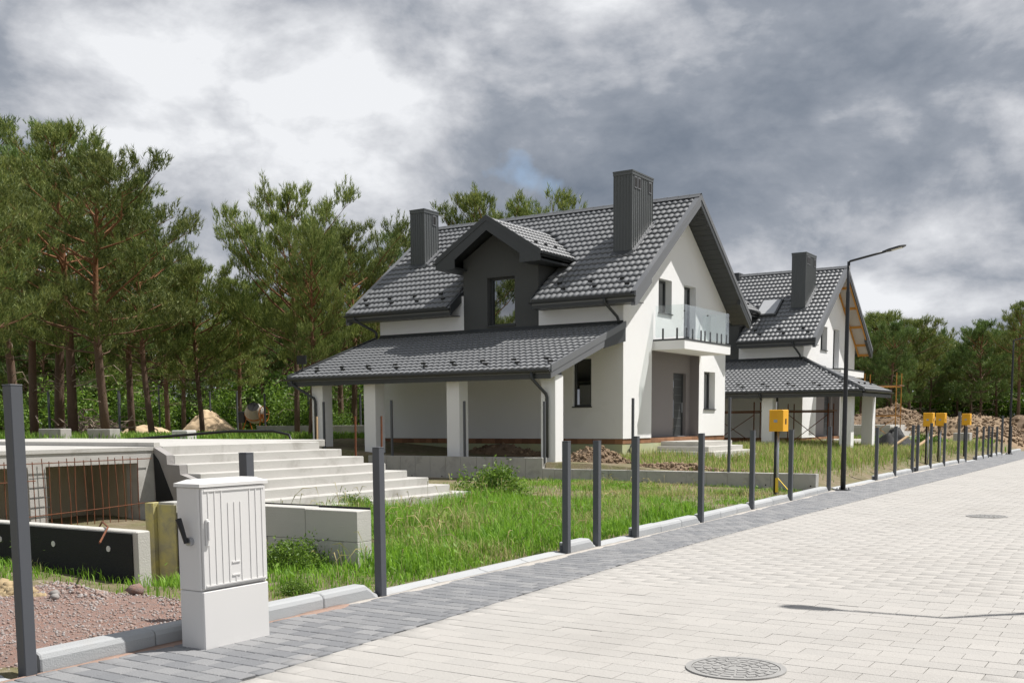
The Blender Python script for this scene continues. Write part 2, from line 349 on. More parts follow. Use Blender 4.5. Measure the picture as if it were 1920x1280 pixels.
def pave(parent, fx0, fx1, y0, y1, lx, ly, z, joint, ch, h, material, seed, keep):
    """running bond, courses across the road; full stones and cut end stones"""
    rg = np.random.default_rng(seed); full = []; cut = []
    rows = int((y1-y0)/ly)
    for r in range(rows):
        yc = y0+(r+.5)*ly; a = float(fx0(np.array(yc))); b_ = float(fx1(np.array(yc)))
        x = a-(0 if r % 2 else lx/2)-rg.random()*.02
        while x < b_-.02:
            l, rr = max(x, a), min(x+lx, b_)
            if rr-l > .04: (full if rr-l > lx-.006 else cut).append(((l+rr)/2, yc, rr-l))
            x += lx
    V, F = stone_mesh(lx-joint, ly-joint, ch, h)
    def mtx(c, sx):
        tilt = rg.normal(0, .0015, 2); m_ = np.zeros((3, 4)); m_[0, 0] = sx; m_[1, 1] = 1; m_[2] = (tilt[0], tilt[1], 1, z+rg.normal(0, .0009)); m_[0, 3] = c[0]; m_[1, 3] = c[1]; return m_
    def insight(c):
        v = Vector((c[0], c[1], 0))-CAM; dz = v.dot(fw); u_ = v.dot(r2)/dz; w_ = v.dot(u2)/dz
        return dz > 0 and -.50 < u_ < .50 and w_ > -.16
    order = sorted(full, key=lambda c: (not insight(c), c[0]**2+c[1]**2)); single = order[:keep]; rest = order[keep:]
    me = bpy.data.meshes.new('paving_stone'); me.from_pydata(V.tolist(), [], F.tolist()); me.materials.append(MATS[material])
    for c in single:
        m_ = mtx(c, 1); o = bpy.data.objects.new('paving_stone', me); col.objects.link(o); o.parent = parent
        o.matrix_local = Matrix([list(m_[0]), list(m_[1]), list(m_[2]), [0, 0, 0, 1]])
    W, G = replicate(V, F, [mtx(c, 1) for c in rest]+[mtx(c, (c[2]-joint)/(lx-joint)) for c in cut])
    tag(mesh_np('paving_stones', W, G, material, parent), kind='stuff')
pave(road, bx, lambda y: y*0+RX1, 2., 62, .36, .20, .002, .005, .002, .008, 'paver_light', 1, 300)
pave(pavement, lambda y: kx(y)+.015, bx, 2., 62, .20, .16, .006, .009, .006, .012, 'paver_dark', 2, 300)

# manhole covers
def manhole(x, y, r, label):
    o = empty('manhole_cover', (x, y, .014))
    n = 48; ring = [(x+math.cos(2*math.pi*k/n)*r, y+math.sin(2*math.pi*k/n)*r) for k in range(n)]; inn = [(x+math.cos(2*math.pi*k/n)*r*.88, y+math.sin(2*math.pi*k/n)*r*.88) for k in range(n)]
    m_ = MB(); m_.add([(p[0], p[1], .002) for p in ring]+[(p[0], p[1], .021) for p in ring]+[(p[0], p[1], .021) for p in inn]+[(p[0], p[1], .014) for p in inn],
          [(i, (i+1) % n, n+(i+1) % n, n+i) for i in range(n)]+[(n+i, n+(i+1) % n, 2*n+(i+1) % n, 2*n+i) for i in range(n)]+[(2*n+i, 2*n+(i+1) % n, 3*n+(i+1) % n, 3*n+i) for i in range(n)])
    m_.build('frame', 'iron', o)
    m_ = MB(); m_.add([(p[0]*.985+x*.015, p[1]*.985+y*.015, .017) for p in inn], [tuple(range(n))])
    for rr, nn in ((.76, 20), (.58, 16), (.40, 11), (.21, 6)):
        for k in range(nn):
            a0, a1 = 2*math.pi*k/nn, 2*math.pi*(k+.78)/nn
            q = [(x+math.cos(a)*r*q_, y+math.sin(a)*r*q_) for q_ in (rr-.07, rr+.07) for a in (a0, (a0+a1)/2, a1)]
            m_.add([(p[0], p[1], .0175) for p in q]+[(p[0], p[1], .0215) for p in q], [(6, 9, 10, 7), (7, 10, 11, 8), (0, 3, 9, 6), (2, 8, 11, 5), (0, 6, 7, 1), (1, 7, 8, 2), (3, 4, 10, 9), (4, 5, 11, 10)])
    m_.build('lid', 'iron', o); tag(o, label, 'manhole')
manhole(-2.57, 6.89, .34, 'round iron manhole cover with studded rings in the near paving')
manhole(-2.98, 20.15, .34, 'round manhole cover farther up the road by the frame edge')

# ------------------------------------------------------------------ fence posts and kerb
POSTS = [(4.22, 1.97, .09), (8.02, 1.47, .085), (11.84, 1.46, .085), (12.72, 1.45, .085), (13.99, 1.49, .085), (16.65, 1.50, .085), (19.5, 1.52, .085), (22.09, 1.51, .085), (25.5, 1.55, .085),
         (30.54, 1.49, .085), (33.04, 1.51, .085), (35.7, 1.53, .085), (36.5, 1.53, .085), (38.6, 1.58, .085), (41.0, 1.58, .085), (43.8, 2.0, .09), (45.4, 1.42, .085), (47.9, 1.40, .085),
         (49.6, 1.40, .085), (51.0, 1.40, .085), (52.0, 1.36, .085), (53.4, 1.36, .085), (55.0, 1.86, .09), (58., 1.36, .085)]
def post_mesh(wd, h):
    return MB().box(-wd/2, wd/2, -wd/2, wd/2, -.25, h, c=.006)
for i, (y, h, wd) in enumerate(POSTS):
    x = float(kx(y))-wd/2+.01
    if i < 9: x = float(kx(y))-wd/2+.015
    o = empty('fence_post', (x, y, 0)); k = MB().box(x-wd/2, x+wd/2, y-wd/2, y+wd/2, -.2, h-.006, c=.005); k.build('shaft', 'post_paint', o)
    MB().box(x-wd/2-.002, x+wd/2+.002, y-wd/2-.002, y+wd/2+.002, h-.006, h, c=.003).build('cap', 'post_paint', o)
    if y in (11.84, 13.99, 30.54, 36.5): MB().box(x-wd/2-.03, x-wd/2-.002, y-.05, y+.05, -.1, .13).build('foot_bracket', 'post_paint', o)
    if i == 0: lab = 'thick dark grey gate post standing nearest, beside the pale cable cabinet'
    elif h > 1.8: lab = 'taller dark grey post rising above the kerb fence, %s' % ('short of the yellow boxes' if y < 50 else 'next to the far lamp post')
    else: lab = 'slim dark grey kerbside fence post, %s beyond the pale cable cabinet' % ORD[i-1]
    tag(o, lab, 'fence post', 'fence posts along the kerb')
# kerb: (y0, y1, height)
KERB = [(-6, 4.1, .03), (4.3, 6.26, .155), (6.38, 7.96, .155), (8.08, 11.78, .055), (11.9, 12.66, .155), (12.78, 13.93, .055), (14.05, 16.59, .15), (16.71, 19.44, .15), (19.56, 22.03, .15), (22.15, 25.44, .14), (25.56, 25.82, .06), (26.24, 30.48, .06),
        (30.6, 32.98, .15), (33.1, 35.64, .15), (35.76, 36.44, .03), (36.56, 38.54, .15), (38.66, 40.94, .15), (41.06, 43.74, .15), (43.86, 45.34, .15), (45.46, 47.84, .04), (47.96, 49.54, .15), (49.66, 50.94, .15), (51.06, 51.94, .03), (52.06, 53.34, .15), (53.46, 54.9, .15), (55.1, 57.9, .04), (58.1, 61.9, .15)]
kerb = tag(strip('kerb', lambda y: kx(y)-.16, lambda y: kx(y)-.03, -25, 62, -.03, 'joint_dark'), kind='structure')
def kerb_stone(y0, y1, h, low, end):
    s_ = []; pts = [y0, y0+.012]+list(np.linspace(y0+.012, y1-.012, 3)[1:-1])+([y1-.17, y1-.10, y1-.05] if end else [])+[y1-.012, y1]
    for i, y in enumerate(pts):
        hh = h
        if end: hh = h*(1-.62*float(ss(y1-.17, y1-.02, y)))
        e_ = .008 if i in (0, len(pts)-1) else 0
        k = float(kx(y)); prof = [(k, -.1), (k, hh*.45), (k-.012-(.06 if not low else .09), hh-.012-e_), (k-.03-(.06 if not low else .09), hh-e_), (k-.165, hh-e_), (k-.17, -.1)]
        if not low: prof = [(k-e_, -.1), (k-.004-e_, hh-.045), (k-.02, hh-.012-e_), (k-.045, hh-e_), (k-.165, hh-e_), (k-.17, -.1)]
        s_.append([(p[0], y, p[1]) for p in prof])
    n = 6; V = [p for q in s_ for p in q]; f = []
    for i in range(len(s_)-1):
        for j in range(n): f.append((i*n+j, i*n+(j+1) % n, (i+1)*n+(j+1) % n, (i+1)*n+j))
    f += [tuple(range(n-1, -1, -1)), tuple(range((len(s_)-1)*n, len(s_)*n))]
    mesh_np('kerb_stone', V, f, 'kerb_stone', kerb)
for (a, b_, h) in KERB:
    n = max(1, round((b_-a)/1.0)); st = (b_-a)/n
    for i in range(n): kerb_stone(a+i*st+.003, a+(i+1)*st-.003, h+random.uniform(-.004, .004), h < .1, i == n-1 and h > .1)
# spilled bedding sand along the foot of the kerb
def spill(ya, yb, amp, material, label, seed):
    yy = np.arange(ya, yb, .04); Vs = []; Fs = []
    wob = np.clip((vnoise(yy, yy*0, .8, seed)-.38)*1.6+(vnoise(yy, yy*0+5, .21, seed+1)-.5)*.5, .02, 1.)*amp*ss(0, .3, yy-ya)*ss(0, .3, yb-yy)+.004
    for i, y in enumerate(yy):
        k = float(kx(y)); Vs += [(k+.003, y, .012), (k+.004, y, .021+.12*wob[i]), (k+.01+wob[i]*.5, y, .0195+.05*wob[i]), (k+.02+wob[i], y, .010)]
        if i: Fs += [((i-1)*4+j, (i-1)*4+j+1, i*4+j+1, i*4+j) for j in range(3)]
    tag(mesh_np('sand', Vs, Fs, material, smooth=True), label, 'sand', kind='stuff')
spill(3.3, 7.6, .17, 'pink_sand', 'pinkish sand spilled at the foot of the kerb by the cabinet', 4)
spill(7.4, 45, .13, 'kerb_sand', 'pale bedding sand left along the foot of the kerb', 9)

# ------------------------------------------------------------------ street lamps
def lamp(x, y, s, label, seen=True):
    o = empty('street_lamp', (x, y, 0)); z1 = 5.42
    m_ = MB().tube([(x, y, .02), (x, y, .9), (x, y, .95), (x, y, 4.7), (x, y, 4.75), (x, y, z1)], [.062, .062, .057, .045, .036, .034], 12); m_.build('pole', 'lamp_black', o, True)
    MB().box(x-.15, x+.15, y-.15, y+.15, .014, .034, c=.004).build('base_plate', 'lamp_black', o)
    for dx in (-.11, .11):
        for dy in (-.11, .11): MB().tube([(x+dx, y+dy, .03), (x+dx, y+dy, .085)], .016, 6).build('anchor_bolt', 'steel', o)
    MB().tube([(x, y, z1-.03), (x+s*.03, y, z1+.005), (x+s*.84, y, z1+.16)], .027, 8).build('arm', 'lamp_black', o, True)
    h0 = Vector((x+s*.76, y, z1+.15)); d = Vector((s*.96, 0, .2)).normalized(); 
    hd = MB(); prof = [(0, .03, .03), (.08, .05, .04), (.16, .10, .045), (.42, .12, .04), (.52, .07, .02), (.54, .03, .012)]
    vv = []; ff = []
    for (l, wd, th) in prof:
        c = h0+d*l; vv += [c+Vector((0, -wd, -th*.5)), c+Vector((0, wd, -th*.5)), c+Vector((0, wd*.7, th*.6)), c+Vector((0, -wd*.7, th*.6))]
    for i in range(len(prof)-1): ff += [(i*4+j, i*4+(j+1) % 4, i*4+4+(j+1) % 4, i*4+4+j) for j in range(4)]
    ff += [(3, 2, 1, 0), (20, 21, 22, 23)]
    hd.add(vv, ff).build('lamp_head', 'lamp_black', o)
    c = h0+d*.34+Vector((0, 0, -.027)); MB().bar(c-d*.12, c+d*.12, .15, .008).build('lens', 'lamp_led', o)
    tag(o, label, 'street lamp', 'street lamps'); return o
lamp(-7.08, 26.03, 1, 'black street lamp with angled arm standing in front of the second house')
lamp(-7.45, 56.2, 1, 'far black street lamp by the frame edge near the earth banks')
lamp(.44, 11.85, -1, 'black street lamp whose shadow falls across the pale paving')
far_kerb = tag(strip('far_kerb', lambda y: y*0+.55, lambda y: y*0+.68, -25, 62, -.03, 'joint_dark'), kind='structure')
for y in np.arange(-6, 60, 1.0):
    MB().box(.5, .66, y+.003, y+.997, -.1, .15, c=.012).build('kerb_stone', 'kerb_stone', far_kerb)

# ------------------------------------------------------------------ roof tiling
TW, TL = .205, .35
def tile_mesh():
    n = 8; V = []
    for k in range(n+1):
        a = k/n*TW; zc = .034*(.5-.5*math.cos(2*math.pi*k/n))**.8
        V += [(a, 0, .004), (a, 0, zc+.040), (a, TL*.5, zc+.023), (a, TL+.012, zc+.006)]
    F = []
    for k in range(n):
        for j in range(3): F.append((k*4+j, k*4+4+j, k*4+5+j, k*4+1+j))
    return np.array(V), np.array(F)
TV, TF = tile_mesh()
TM = bpy.data.meshes.new('tile'); TM.from_pydata(TV.tolist(), [], TF.tolist()); TM.materials.append(MATS['roof_metal'])
sm = np.zeros(len(TM.polygons), bool); sm[[i for i in range(len(sm)) if i % 3]] = True; TM.polygons.foreach_set('use_smooth', sm)
def tile_field(org, u, v, W_, L_, keepf=None):
    """module placements over a roof plane: org corner at the eave, u along it, v up the slope"""
    u = np.array(u, float); v = np.array(v, float); n = np.cross(u, v); org = np.array(org, float)
    if n[2] < 0: n = -n
    nu = int(round(W_/TW)); nv = int(math.ceil(L_/TL-.15)); su = W_/(nu*TW); sv_ = L_/(nv*TL); res = []
    for i in range(nu):
        for j in range(nv):
            p = org+u*(i*TW*su)+v*(j*TL*sv_); c = p+u*TW*su/2+v*TL*sv_/2
            if keepf is None or keepf(c): res.append(np.column_stack([u*su, v*sv_, n, p]))
    return res
def lay_tiles(roof, fields, singles):
    allm = [m_ for f in fields for m_ in f]
    def size(m_):
        c = m_[:, 3]-np.array(CAM); d = np.linalg.norm(c); return abs(c@m_[:, 2])/d/d**2
    allm.sort(key=lambda m_: -size(m_))
    for m_ in allm[:singles]:
        o = bpy.data.objects.new('tile', TM); col.objects.link(o); o.parent = roof
        o.matrix_local = Matrix([list(m_[0]), list(m_[1]), list(m_[2]), [0, 0, 0, 1]])
    if len(allm) > singles:
        W_, G = replicate(TV, TF, allm[singles:]); o = mesh_np('roof_tiles', W_, G, 'roof_metal', roof)
        s_ = np.tile(sm, len(allm)-singles); o.data.polygons.foreach_set('use_smooth', s_); tag(o, kind='stuff')
def wall_panel(m_, axis, fixed, back, outline, holes):
    """wall face with rectangular holes and their reveals. outline: list of (s, ztop) break points over a base z0; holes: (s0,s1,z0,z1).
    axis 'x': face in the plane x=fixed, s is y; axis 'y': plane y=fixed, s is x.  back: coordinate of the rear of the reveal"""
    z0 = outline[0]; top = outline[1]
    def P(s_, z, t=fixed): return (t, s_, z) if axis == 'x' else (s_, t, z)
    S = sorted(set([p[0] for p in top]+[h[0] for h in holes]+[h[1] for h in holes]))
    tz = lambda s_: float(np.interp(s_, [p[0] for p in top], [p[1] for p in top]))
    for a, b_ in zip(S[:-1], S[1:]):
        hs = sorted([h for h in holes if h[0] <= a+1e-6 and h[1] >= b_-1e-6], key=lambda h: h[2]); z = z0
        for h in hs:
            if h[2] > z+1e-6: m_.add([P(a, z), P(b_, z), P(b_, h[2]), P(a, h[2])], [(0, 1, 2, 3)])
            z = h[3]
        m_.add([P(a, z), P(b_, z), P(b_, tz(b_)), P(a, tz(a))], [(0, 1, 2, 3)])
    for (a, b_, c, d) in holes:
        for q in (((a, c), (b_, c)), ((b_, c), (b_, d)), ((b_, d), (a, d)), ((a, d), (a, c))):
            m_.add([P(*q[0]), P(*q[1]), P(*q[1], back), P(*q[0], back)], [(0, 1, 2, 3)])
def window(parent, axis, plane, s0, s1, z0, z1, depth, sill=True, mull=False, sgn=1):
    """window set back behind the wall plane; outward is +x (axis x) or -y (axis y)"""
    def bx_(a, b_, c, d, t0, t1):
        return (min(t0, t1), max(t0, t1), a, b_, c, d) if axis == 'x' else (a, b_, min(t0, t1), max(t0, t1), c, d)
    dirn = -1 if axis == 'x' else 1; t = plane+dirn*depth; fr = MB(); fw_ = .07
    for q in ((s0, s0+fw_, z0, z1), (s1-fw_, s1, z0, z1), (s0+fw_, s1-fw_, z0, z0+fw_), (s0+fw_, s1-fw_, z1-fw_, z1)): fr.box(*bx_(*q, t, t-dirn*.05))
    if mull: fr.box(*bx_((s0+s1)/2-.04, (s0+s1)/2+.04, z0+fw_, z1-fw_, t, t-dirn*.04))
    win = fr.build('window', 'trim', parent)
    MB().box(*bx_(s0+fw_, s1-fw_, z0+fw_, z1-fw_, t+dirn*.005, t-dirn*.015)).build('pane', 'window_glass', win)
    if sill: MB().box(*bx_(s0-.03, s1+.03, z0-.025, z0+.012, t-dirn*.05, plane-dirn*.05)).build('sill', 'trim', win)
    return win
GUARD = None
def snow_guard(roof, p, u, v):
    global GUARD
    if GUARD is None:
        g = MB(); pr = [(-.01, .03), (.07, .03), (.035, .085), (.0, .09)]
        g.add([(-.075, a, b_) for a, b_ in pr]+[(.075, a, b_) for a, b_ in pr], [(0, 1, 2, 3), (7, 6, 5, 4), (0, 4, 5, 1), (1, 5, 6, 2), (2, 6, 7, 3), (3, 7, 4, 0)])
        GUARD = bpy.data.meshes.new('snow_guard'); GUARD.from_pydata(g.v, [], g.f); GUARD.materials.append(MATS['lamp_black'])
    u = Vector(u); v = Vector(v); n = u.cross(v)
    if n.z < 0: n = -n
    o = bpy.data.objects.new('snow_guard', GUARD); col.objects.link(o); o.parent = roof
    o.matrix_local = Matrix(((u.x, v.x, n.x, p[0]), (u.y, v.y, n.y, p[1]), (u.z, v.z, n.z, p[2]), (0, 0, 0, 1)))
def gutter(parent, a, b_, r=.065):
    """half-round gutter from a to b"""
    a = Vector(a); b_ = Vector(b_); d = (b_-a).normalized(); s_ = d.cross(Vector((0, 0, 1))).normalized(); n = 8; V = []; F = []
    for p in (a, b_):
        for rr in (r, r-.012):
            for k in range(n+1):
                t_ = math.pi*k/n; V.append(p+s_*math.cos(t_)*rr-Vector((0, 0, 1))*math.sin(t_)*rr)
    q = n+1
    for k in range(n): F += [(k, k+1, 2*q+k+1, 2*q+k), (q+k+1, q+k, 3*q+k, 3*q+k+1), (k+1, k, q+k, q+k+1), (2*q+k, 2*q+k+1, 3*q+k+1, 3*q+k)]
    F += [(0, 2*q, 3*q, q), (n, q+n, 3*q+n, 2*q+n), tuple(range(n, -1, -1)), tuple(range(2*q, 2*q+n+1))]
    return MB().add(V, F).build('gutter', 'trim', parent)
def downpipe(parent, pts, r=.045): return MB().tube(pts, r, 10).build('downpipe', 'trim', parent, True)

# ------------------------------------------------------------------ the houses
XG, XL, XO, XLO = -14.87, -24.43, -14.16, -25.40       # gable wall, far gable wall, verge overhangs
YF, YB_, YR, YE, YEB = 29.80, 38.28, 34.04, 29.14, 38.94  # front wall, back wall, ridge, eaves
ZB, ZE, ZR = 1.17, 5.50, 9.08
SL = (ZR-ZE)/(YR-YE)
def house(oy, label, second):
    h = empty('house', (-19.6, 34+oy, .6)); Y = lambda y: y+oy
    zr = lambda y: ZR-SL*abs(y-Y(YR))
    wz = lambda y: zr(y)-.16
    # ---- walls: gable with openings, the long front, rear and far gable
    entry = (Y(31.85), Y(35.79), ZB, 3.98)
    win1 = (Y(32.33), Y(33.37), 5.22, 6.32); door_b = (Y(34.39), Y(35.42), 4.36, 6.31); low = (Y(36.24), Y(37.29), 2.12, 3.46)
    top = [(Y(YF), wz(Y(YF))), (Y(YR), wz(Y(YR))), (Y(YB_), wz(Y(YB_)))]
    g2 = MB()
    def seg(y0, y1, holes, z0, zt=None):
        ys_ = [y0]+([Y(YR)] if y0 < Y(YR) < y1 else [])+[y1]
        wall_panel(g2, 'x', XG, XG-.32, (z0, [(q, wz(q) if zt is None else zt) for q in ys_]), holes)
    seg(Y(YF), entry[0], [], ZB); seg(entry[0], entry[1], [win1, door_b], entry[3]); seg(entry[1], Y(YB_), [low], ZB)
    dw = [(-20.81, -17.89)]
    wall_panel(g2, 'y', Y(YF), Y(YF)+.3, (ZB, [(XL, 5.9), (-20.81, 5.9)]), [])
    wall_panel(g2, 'y', Y(YF), Y(YF)+.3, (ZB, [(-17.89, 5.9), (XG, 5.9)]), [(-16.62, -15.98, 2.17, 3.66)])
    wall_panel(g2, 'y', Y(YF), Y(YF)+.3, (ZB, [(-20.81, 4.72), (-17.89, 4.72)]), [])
    wall_panel(g2, 'x', XL, XL+.3, (ZB, top), []); wall_panel(g2, 'y', Y(YB_), Y(YB_)-.3, (ZB, [(XL, 5.9), (XG, 5.9)]), [])
    g2.build('wall', 'stucco', h)
    window(h, 'x', XG, *win1, .28); window(h, 'x', XG, *low, .28); window(h, 'x', XG, *door_b, .28, sill=False, mull=True)
    window(h, 'y', Y(YF), -16.62, -15.98, 2.17, 3.66, .12)
    # ---- entry recess: taupe back wall and cheeks, door
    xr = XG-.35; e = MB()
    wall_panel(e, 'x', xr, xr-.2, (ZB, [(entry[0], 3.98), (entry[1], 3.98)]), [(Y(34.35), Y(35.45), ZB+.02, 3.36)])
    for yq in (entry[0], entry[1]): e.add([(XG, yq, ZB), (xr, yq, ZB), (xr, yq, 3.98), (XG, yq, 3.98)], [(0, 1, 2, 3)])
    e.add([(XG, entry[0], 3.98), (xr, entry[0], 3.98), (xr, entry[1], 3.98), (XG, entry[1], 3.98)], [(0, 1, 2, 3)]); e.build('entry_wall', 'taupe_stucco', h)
    d0, d1 = Y(34.35), Y(35.45); xd = xr-.18
    dr = MB(); [dr.box(xd, xd+.07, a, b_, c, d) for a, b_, c, d in ((d0, d0+.07, ZB+.02, 3.36), (d1-.07, d1, ZB+.02, 3.36), (d0+.07, d1-.07, 3.29, 3.36))]
    dr = dr.build('door', 'trim', h)
    MB().box(xd+.005, xd+.05, d0+.07, d1-.07, ZB+.02, 3.29).build('leaf', 'trim', dr)
    B('glass_strip', 'trim_light', dr, xd+.051, xd+.056, d0+.15, d0+.33, ZB+.2, 3.13); B('glass', 'window_glass', dr, xd+.0565, xd+.060, d0+.18, d0+.30, ZB+.24, 3.09)
    for k in range(7): B('groove_strip', 'trim_light', dr, xd+.051, xd+.055, d0+.38, d1-.14, ZB+.36+k*.27, ZB+.375+k*.27)
    MB().tube([(xd+.09, d1-.13, 2.0), (xd+.09, d1-.13, 2.35)], .015, 6).build('handle', 'steel', dr)
    # ---- plinth: clay bricks over foam boards
    pl = B('plinth', 'dark_void', h, XL+.1, XG-.13, Y(YF)+.13, Y(YB_)-.13, .25, ZB)
    me = bpy.data.meshes.new('brick'); v_, f_ = stone_mesh(.255, .12, .006, .155); me.from_pydata(v_.tolist(), [], f_.tolist()); me.materials.append(MATS['brick_clay'])
    def brick(x, y, rz):
        o = bpy.data.objects.new('brick', me); col.objects.link(o); o.parent = pl; o.location = (x, y, ZB-.162); o.rotation_euler = (0, 0, rz+random.uniform(-.01, .01))
    for k in range(33): brick(XG-.085, Y(YF)+.16+k*.258, R(90))
    for k in range(36): brick(XG-.17-k*.262, Y(YF)+.085, 0)
    for k in range(7): B('foam_board', 'foam_green', pl, XG-.14, XG-.035+random.uniform(0, .012), Y(YF)+.03+k*1.2, Y(YF)+.03+k*1.2+1.19, .2, ZB-.17)
    for k in range(8): B('foam_board', 'foam_green', pl, XG-.06-(k+1)*1.18, XG-.07-k*1.18, Y(YF)+.035+random.uniform(0, .012), Y(YF)+.14, .2, ZB-.17)
    # ---- main roof
    slab = MB(); t_ = .15
    for ye in (Y(YE), Y(YEB)):
        s0 = (Y(YR), ZR-.02); s1 = (ye, ZE-.02)
        if ye < Y(YR):
            for (x0, x1, ya) in ((XLO, -20.95, ye), (-20.95, -17.75, Y(32.0)), (-17.75, XO, ye)):
                za = zr(ya)-.02; slab.prism([(ya, za), (Y(YR), ZR-.02), (Y(YR), ZR-.02-t_), (ya, za-t_)], x0, x1, 'x')
        else: slab.prism([(ye, s1[1]), s0, (s0[0], s0[1]-t_), (ye, s1[1]-t_)], XLO, XO, 'x')
    roof = slab.build('roof', 'roof_metal', h)
    sn, cs = math.sin(math.atan(SL)), math.cos(math.atan(SL)); Ls = (YR-YE)/cs
    zd = lambda x: 8.22-.615*abs(x+19.35)
    chim = ((-15.93, -15.29, Y(31.2), Y(32.72)), (-24.43, -23.81, Y(31.65), Y(32.5)))
    def keep(c):
        if abs(c[0]+19.35) < 2.0 and c[2] < zd(c[0])+.02 and (c[1] > Y(30.4) or abs(c[0]+19.35) < 1.60): return False
        if abs(c[0]+19.35) < 1.60 and c[1] < Y(31.0): return False
        return True
    f1 = tile_field((XLO+.06, Y(YE)-.03, ZE-.03), (1, 0, 0), (0, cs, sn), XO-XLO-.2, Ls, keep)
    f2 = [] if not second else tile_field((XO-.1, Y(YEB)+.03, ZE-.03), (-1, 0, 0), (0, -cs, sn), 2.0, Ls)
    # ridge cap pieces
    nr = 28; wr = (XO-XLO)/nr
    for k in range(nr):
        a = XLO+k*wr; P_ = [(-.15, -.075), (-.08, .0), (-.05, .045), (0, .062), (.05, .045), (.08, 0), (.15, -.075)]
        V_ = [(a, Y(YR)+p, ZR+.05+q) for p, q in P_]+[(a+wr+.02, Y(YR)+p*1.06, ZR+.058+q) for p, q in P_]
        MB().add(V_, [(i, i+1, i+8, i+7) for i in range(6)]+[tuple(range(7))]).build('ridge_cap', 'roof_metal', roof)
    # verges: stepped fascia boards along the four rakes, soffit with boards
    for x0, sg in ((XO, 1), (XLO, -1)):
        for ye in (Y(YE)-.02, Y(YEB)+.02):
            zt = zr(ye); yb = Y(YR)
            v1 = MB().prism([(ye, zt+.07), (yb, ZR+.07), (yb, ZR-.10), (ye, zt-.10)], x0-.02*sg, x0+.035*sg, 'x')
            v1.prism([(ye, zt+.07), (yb, ZR+.07), (yb, ZR+.05), (ye, zt+.05)], x0-.14*sg, x0-.02*sg, 'x').build('verge_trim', 'trim_light', roof)
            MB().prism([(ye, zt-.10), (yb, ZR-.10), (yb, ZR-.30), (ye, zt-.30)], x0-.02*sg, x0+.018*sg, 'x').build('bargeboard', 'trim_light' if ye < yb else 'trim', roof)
    n_s = 26
    for ye in (Y(YE), Y(YEB)):
        sg = 1 if ye > Y(YR) else -1
        if second and sg > 0:
            MB().prism([(Y(YR), ZR-.23), (ye, zr(ye)-.23), (ye, zr(ye)-.20), (Y(YR), ZR-.20)], XG+.002, XO-.03, 'x').build('soffit', 'plank_beige', roof)
            for q in (.16, .40, .63, .86, .99): 
                yq = Y(YR)+q*(ye-Y(YR)); MB().bar((XG, yq, zr(yq)-.27), (XO-.02, yq, zr(yq)-.27), .07, .12).build('rafter', 'wood_orange', roof)
            MB().bar((XO-.055, Y(YR)+.1, ZR-.36), (XO-.055, ye, zr(ye)-.28), .05, .14).build('rafter', 'wood_orange', roof)
            MB().bar((XG+.04, Y(YR)+.1, ZR-.36), (XG+.04, ye, zr(ye)-.28), .05, .10).build('rafter', 'wood_orange', roof)
            continue
        for k in range(n_s):
            a = Y(YR)+(ye-Y(YR))*k/n_s; b_ = Y(YR)+(ye-Y(YR))*(k+.93)/n_s
            if k < n_s-2 or sg > 0: MB().prism([(a, zr(a)-.25), (b_, zr(b_)-.25), (b_, zr(b_)-.22), (a, zr(a)-.22)], XG-.0, XO-.02, 'x').build('soffit_board', 'trim', roof)
    # deeper foot of the bargeboards near the eaves
    for x0, sg in ((XO, 1), (XLO, -1)):
        for ye, dr_ in ((Y(YE)-.02, 1), (Y(YEB)+.02, -1)):
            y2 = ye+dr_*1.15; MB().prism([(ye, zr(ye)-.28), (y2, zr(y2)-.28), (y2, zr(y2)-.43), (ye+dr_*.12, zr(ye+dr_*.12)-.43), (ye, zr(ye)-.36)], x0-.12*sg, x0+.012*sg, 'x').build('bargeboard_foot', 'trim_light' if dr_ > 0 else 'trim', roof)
    # eaves: fascia, soffit, gutter
    for (a, b_) in ((XLO, -20.93), (-17.77, XO)):
        B('fascia', 'trim', roof, a, b_-.0, Y(YE)+.01, Y(YE)+.04, ZE-.27, ZE-.03)
        B('soffit', 'trim', roof, a, b_-.03, Y(YE)+.04, Y(YF)-.002, ZE-.265, ZE-.245)
        gutter(roof, (a-.03, Y(YE)-.075, ZE-.05), (b_+.03, Y(YE)-.075, ZE-.05))
    # sloping cut ends of the eaves beside the dormer
    for xq, s_ in ((-20.93, 1), (-17.77, -1)):
        MB().prism([(Y(YE), ZE+.06), (Y(YF)-.02, zr(Y(YF))+.06), (Y(YF)-.02, zr(Y(YF))-.30), (Y(YE), ZE-.27)], xq, xq+.04*s_, 'x').build('verge_trim', 'trim', roof)
    B('fascia', 'trim', roof, XLO, XO, Y(YEB)-.03, Y(YEB), ZE-.27, ZE-.03)
    for k in range(7):
        for (x, j) in ((-24.75+k*1.1-.3, 2.05), (-24.75+k*1.1, 1.05)):
            if x > -21.2: x += 3.55
            if x > XO-.3: continue
            s_ = (j+.25)*TL; snow_guard(roof, (x, Y(YE)+s_*cs, ZE+s_*sn+.01), (1, 0, 0), (0, cs, sn))
    # ---- chimneys with seamed cladding
    for ci, (x0, x1, y0, y1) in enumerate(chim):
        zt = 9.52 if ci == 0 else 9.34; zb = zr(y0)-.12; c = MB()
        c.box(x0, x1, y0, y1, zb, zt)
        nx_ = 6; ny_ = max(6, int((y1-y0)/.13))
        for k in range(nx_+1): xx = x0+(x1-x0)*k/nx_; c.box(xx-.009, xx+.009, y0-.013, y0-.0005, zb+.02, zt-.0)
        for k in range(ny_+1): yq = y0+(y1-y0)*k/ny_; c.box(x1+.0005, x1+.013, yq-.009, yq+.009, zr(yq)-.1, zt)
        ch = c.build('chimney', 'chimney_metal', h)
